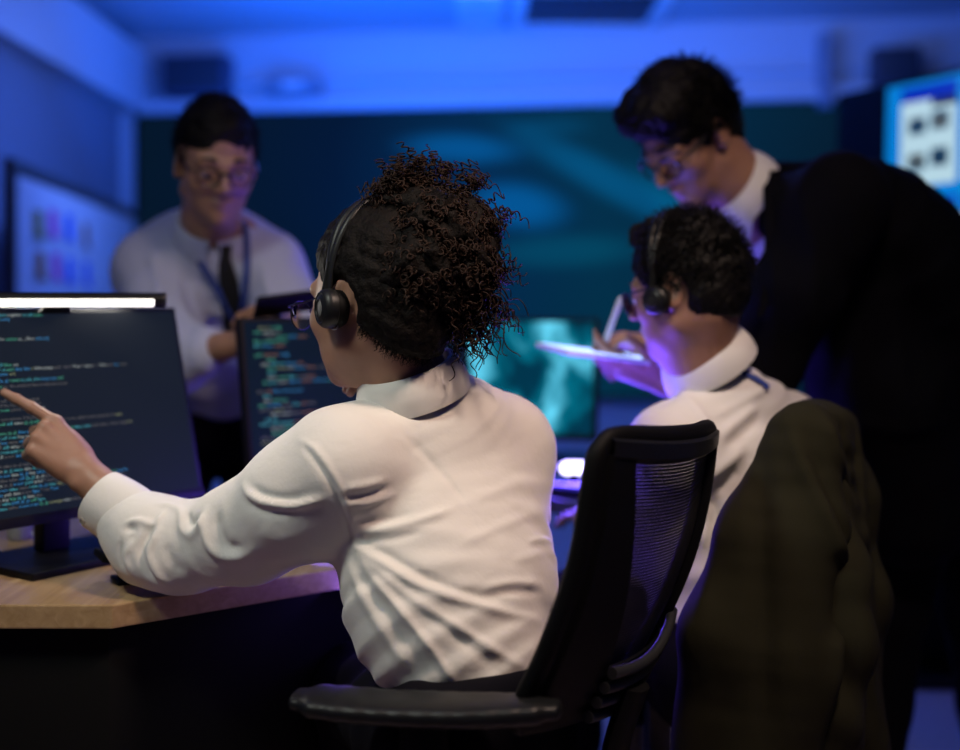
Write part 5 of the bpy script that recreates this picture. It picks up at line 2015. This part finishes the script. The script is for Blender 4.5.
# ================================================================== 4. standing man at the back
HcT = P(216, 163, 2.45)
BT = basis((.36, -.84, -.36), (0, 0, 1))
sT = .98
JT = dict(spine=[V(-.63, 2.86, .90), V(-.62, 2.80, 1.02), V(-.60, 2.68, 1.18), V(-.58, 2.60, 1.275), P(207, 236, 2.56)],
          a=[.155, .150, .170, .165, .08], b=[.11, .11, .12, .10, .065],
          L=P(268, 272, 2.60), R=P(150, 276, 2.60),
          Le=P(318, 372, 2.50), Lw=P(312, 345, 2.36), Re=P(176, 358, 2.45), Rw=P(240, 343, 2.36),
          Lh=V(-.54, 2.90, .88), Rh=V(-.72, 2.88, .88), Lk=V(-.53, 2.88, .50), Rk=V(-.73, 2.86, .50),
          La=V(-.52, 2.94, .10), Ra=V(-.75, 2.92, .10), toe=(.1, -1),
          neck=[hl(HcT, BT, sT, -.03, 0, -.04), P(211, 218, 2.52), P(207, 240, 2.57)], neck_r=[.057, .056, .066])
stand = person('standing man in pale blue shirt, black tie and glasses by the whiteboard', (-.63, 2.9, 0), SK_B)
G = Clay(V(-1.02, 2.10, .02), V(-.26, 3.12, 1.66), .008, fine=[(0, -.68, -.32, .004), (1, 2.24, 2.58, .0042), (2, 1.00, 1.16, .004), (2, 1.26, 1.62, .0038)])
add_head(G, HcT, BT, sT)
body_common(G, JT, slim=.84)
add_hand(G, JT['Rw'], V(.9, -.25, .12), V(-.1, -.9, .3), -1, [(25, 35, 20)] * 4)
add_hand(G, JT['Lw'], V(-.62, -.25, .50), V(.25, -.35, .8), 1, [(30, 40, 25)] * 4, s=1.0)
v, F = G.mesh_arrays()
link('body', quadmesh('body', v, F), SK_B, stand)
wT = nrm(JT['L'] - JT['R'])
G = Clay(V(-1.02, 2.22, .86), V(-.24, 3.02, 1.40), .0055)
G.loft([V(-.63, 2.86, .93), V(-.625, 2.80, 1.02), V(-.605, 2.70, 1.16), V(-.59, 2.63, 1.25), V(-.585, 2.60, 1.285), P(207, 232, 2.56)], [.155, .165, .182, .180, .150, .072], [.115, .125, .130, .120, .10, .065], wT, n=14, k=.03, endr=.35)
for S in ('L', 'R'):
    G.cone(P(207, 244, 2.57), JT[S] + V(0, 0, .012), .056, .060, k=.05)
    G.chain([JT[S], JT[S] * .5 + JT[S + 'e'] * .5, JT[S + 'e']], [.080, .073, .066], k=.04)
    k_ = .55 if S == 'R' else .35
    G.chain([JT[S + 'e'], JT[S + 'e'] * k_ + JT[S + 'w'] * (1 - k_)], [.066, .050], k=.03)
G.cone(P(211, 212, 2.52), P(208, 238, 2.56), .057, .045, k=.006, mode=-1)
v, F = G.mesh_arrays(relax=1)
v = wrinkle(v, F, .0030, 6, seed=61)
v = folds(v, F, [([(150, 250), (158, 280), (160, 310)], .007, .012), ([(175, 300), (195, 325), (225, 335)], .008, .014), ([(185, 270), (190, 300), (205, 330)], -.006, .014), ([(262, 260), (268, 290), (280, 310)], .006, .012)])
TV, TF = v, F
link('shirt', quadmesh('shirt', v, F), SHIRT_B, stand)
link('collar', collar_mesh(P(209, 228, 2.545), P(212, 205, 2.51) - P(206, 246, 2.57), V(.36, -.9, -.1), (.068, .063), (.084, .078), .012, .026, gap=.14, lift_back=.008, tip=.030, thick=.0022), SHIRT_B, stand)
# tie: knot and blade; lanyard: two straps
tp = [(221, 236), (222, 246), (224, 258), (228, 275), (232, 295), (235, 315), (237, 335)]
tw_ = [.013, .018, .013, .019, .024, .028, .030]
row = []
for (px, py), w_ in zip(tp, tw_):
    q = on_surface(TV, TF, [(px, py)], .007 if py > 250 else .012)
    if len(q):
        row.append([q[0] - V(w_, -.002, 0), q[0] - V(0, .004, 0), q[0] + V(w_, .002, 0)])
link('tie', MB().grid(row).mesh('tie', solid=.004), TIE, stand)
lan = MB()
for pp in ([(184, 226), (190, 240), (203, 265), (218, 290), (232, 315), (240, 335)], [(243, 226), (246, 240), (248, 270), (246, 300), (242, 335)]):
    q = on_surface(TV, TF, smoothpath(pp, 24), .006)
    lan.tube(q, .0075, 8, flat=(V(0, 1, .2), .3))
link('lanyard', lan.mesh('lanyard'), LANY, stand)
link('trousers', trousers_mesh(JT, waist_up=.07), DARKTR, stand)
for S in ('L', 'R'):
    link('shoe', shoe_mesh(JT[S + 'a'], JT['toe']), SHOE, stand)
hairT = link('hair', hair_cap(HcT, BT, sT, thick=.0025, top=.014, back=.004, fw=.090, hairline=(.085, .064), nape=(-.085, -.050), h=.0038, noise=.0026, nscale=18, seed=71, style='man'), HAIR_B, stand)
short_hair(hairT, HcT, BT, sT * .95, 1500, 72, L=(.008, .018), swirl=V(.5, 0, .1))
eyes(stand, HcT, BT, sT, look=(1, 0, -.3))
glasses('eyeglasses', 'glasses of the standing man in the pale blue shirt and tie', HcT, BT, sT, M['wire'], M['glass'], r=(.024, .019), wire=.0023, group='dark rimmed glasses', dx=.006)
pc_ = P(291, 303, 2.29)
pp_ = thing('smartphone', 'dark phone in the standing man\'s hand above the second monitor', 'phone', loc=pc_ - V(0, 0, .03))
PB = basis((-.30, .42, .85), (.9, .3, 0))
link('body', boxmesh('body', pc_, (.0042, .036, .070), np.array([PB[0], PB[1], PB[2]]), .003, 3), M['soft_black'], pp_)
link('screen', boxmesh('screen', pc_ + PB[0] * .0044, (.0004, .033, .066), PB, .0003, 1), mat('phone_glass', (.01, .01, .012), .1), pp_)


# ================================================================== olive jacket over the second chair
jk = thing('jacket', 'dark olive jacket hung over the back of the chair behind the seated man', 'jacket', loc=(.53, 1.9, .35))
G = Clay(V(.26, 1.56, .30), V(.86, 2.20, 1.06), .006)
G.chain([P(796, 436, 1.785), P(815, 430, 1.88), P(838, 426, 2.03)], [.032, .032, .030], k=.03)
G.loft([P(816, 420, 1.87), P(808, 500, 1.85), P(800, 600, 1.82), P(795, 740, 1.80)], [.085, .135, .165, .19], [.045, .065, .080, .090], nrm(V(.50, .86, 0)), n=10, k=.04, endr=.4)
G.chain([P(796, 444, 1.775), P(756, 530, 1.74), P(722, 630, 1.72), P(712, 780, 1.72)], [.036, .046, .052, .055], k=.05)
G.chain([P(806, 440, 1.77), P(800, 540, 1.73), P(778, 660, 1.70), P(770, 790, 1.70)], [.036, .058, .070, .075], k=.04)
G.chain([P(836, 436, 1.98), P(848, 500, 1.96), P(856, 600, 1.93), P(860, 780, 1.92)], [.030, .036, .042, .045], k=.05)
v, F = G.mesh_arrays(relax=1)
jf = lambda *p: [(660 + x / 2.083, 390 + y / 2.083) for x, y in p]
v = wrinkle(v, F, .0055, 4.5, seed=81)
v = folds(v, F, [(q, a * .95, w_ * 1.1) for q, a, w_ in [(jf((268, 60), (300, 150), (350, 260), (388, 380), (372, 470), (355, 620), (330, 740)), .013, .014), (jf((300, 90), (340, 190), (385, 290), (408, 400), (395, 470)), -.011, .014),
                 (jf((345, 60), (372, 140), (395, 230)), .008, .012), (jf((405, 60), (412, 140), (425, 300), (430, 460), (450, 700)), .008, .013), (jf((375, 60), (395, 140), (408, 260)), -.007, .010),
                 (jf((212, 120), (210, 300), (215, 500), (218, 740)), -.009, .016), (jf((150, 150), (120, 330), (80, 480)), .006, .014), (jf((432, 200), (450, 330), (462, 480), (470, 700)), -.008, .014),
                 (jf((260, 200), (270, 400), (280, 640)), .005, .022)]])
link('back', quadmesh('back', v, F), OLIVE, jk)
G = Clay(V(.30, 1.54, .30), V(.70, 1.95, 1.0), .006)
G.chain([P(806, 440, 1.83), P(820, 500, 1.78), P(834, 575, 1.735), P(838, 640, 1.71), P(828, 710, 1.70), P(818, 800, 1.69)], [.030, .040, .046, .046, .043, .040], k=.03)
v, F = G.mesh_arrays(relax=1)
v = wrinkle(v, F, .005, 8, seed=83)
link('sleeve', quadmesh('sleeve', v, F), OLIVE, jk)


# ================================================================== light
def area(name, loc, target, size, col, power, shape='RECTANGLE', sy=None, spread=180):
    l = bpy.data.lights.new(name, 'AREA')
    l.shape = shape
    l.size = size
    if sy:
        l.size_y = sy
    l.color = col
    l.energy = power
    l.spread = math.radians(spread)
    o = bpy.data.objects.new(name, l)
    COL.objects.link(o)
    o.location = loc
    o.rotation_euler = (Vector(target) - Vector(loc)).to_track_quat('-Z', 'Y').to_euler()
    o['kind'] = 'helper'
    return o


# warm white ceiling lamp over the front of the room
area('warm_lamp', (.58, .95, 2.5), (.10, 1.72, .95), .30, (1.0, .73, .58), 5.6, spread=80)
# cooler white lamp on the other side
area('white_lamp', (-.95, .75, 2.4), (-.35, 1.65, .85), .3, (.95, 1.0, .88), 3.3, spread=80)
# blue room lamps at the back, washing ceiling, walls and board
area('blue_lamp_ceiling', (-.2, 5.3, 1.75), (.2, 6.0, 2.7), 2.4, (.0, .12, 1.0), 62, sy=.6)
area('blue_lamp_side', (-.85, 4.9, 2.2), (-1.85, 5.5, 1.5), .7, (.10, .22, 1.0), 14)
area('blue_lamp_wall', (.6, 5.2, 2.55), (.6, 6.9, 2.35), 2.6, (.27, .40, 1.0), 8.5, sy=.3)
area('blue_lamp_room', (.4, 4.2, 2.66), (-.2, 2.5, .9), 1.4, (.10, .16, 1.0), 13)
# unseen violet fills added around desk height in place of screen glow
area('violet_fill', (.22, 2.62, .79), (.25, 2.2, 1.15), .5, (.12, .06, 1.0), 9, sy=.08)
area('violet_fill_woman', (.10, 2.16, .82), (-.06, 1.68, 1.15), .35, (.14, .06, 1.0), 6.0, sy=.06)
area('violet_fill_lap', (-.17, 1.86, .72), (-.27, 1.60, .88), .22, (.22, .12, 1.0), .35, sy=.05)  # added out of sight over her lap to tint the sleeve underside
area('monitor_bar_light', (-.70, 1.93, 1.168), (-.45, 1.60, .74), .4, (1.0, .95, .84), 1.6, sy=.015)

w = bpy.data.worlds.new('room_air')
SC.world = w
w.use_nodes = True
w.node_tree.nodes['Background'].inputs['Color'].default_value = (.02, .04, .2, 1)
w.node_tree.nodes['Background'].inputs['Strength'].default_value = .02

cam = bpy.data.cameras.new('camera')
cam.sensor_width = 36
cam.lens = 45
cam.shift_y = -(375 - CY) / 960
cam.dof.use_dof = True
cam.dof.focus_distance = 1.60
cam.dof.aperture_fstop = 1.4
cam.clip_start = .05
co = bpy.data.objects.new('camera', cam)
COL.objects.link(co)
co.location = EYE
co.rotation_euler = (math.pi / 2, 0, 0)
SC.camera = co
vs = SC.view_settings
vs.view_transform = 'Standard'
vs.look = 'None'
vs.exposure = 0
vs.gamma = 1
vs.use_curve_mapping = False
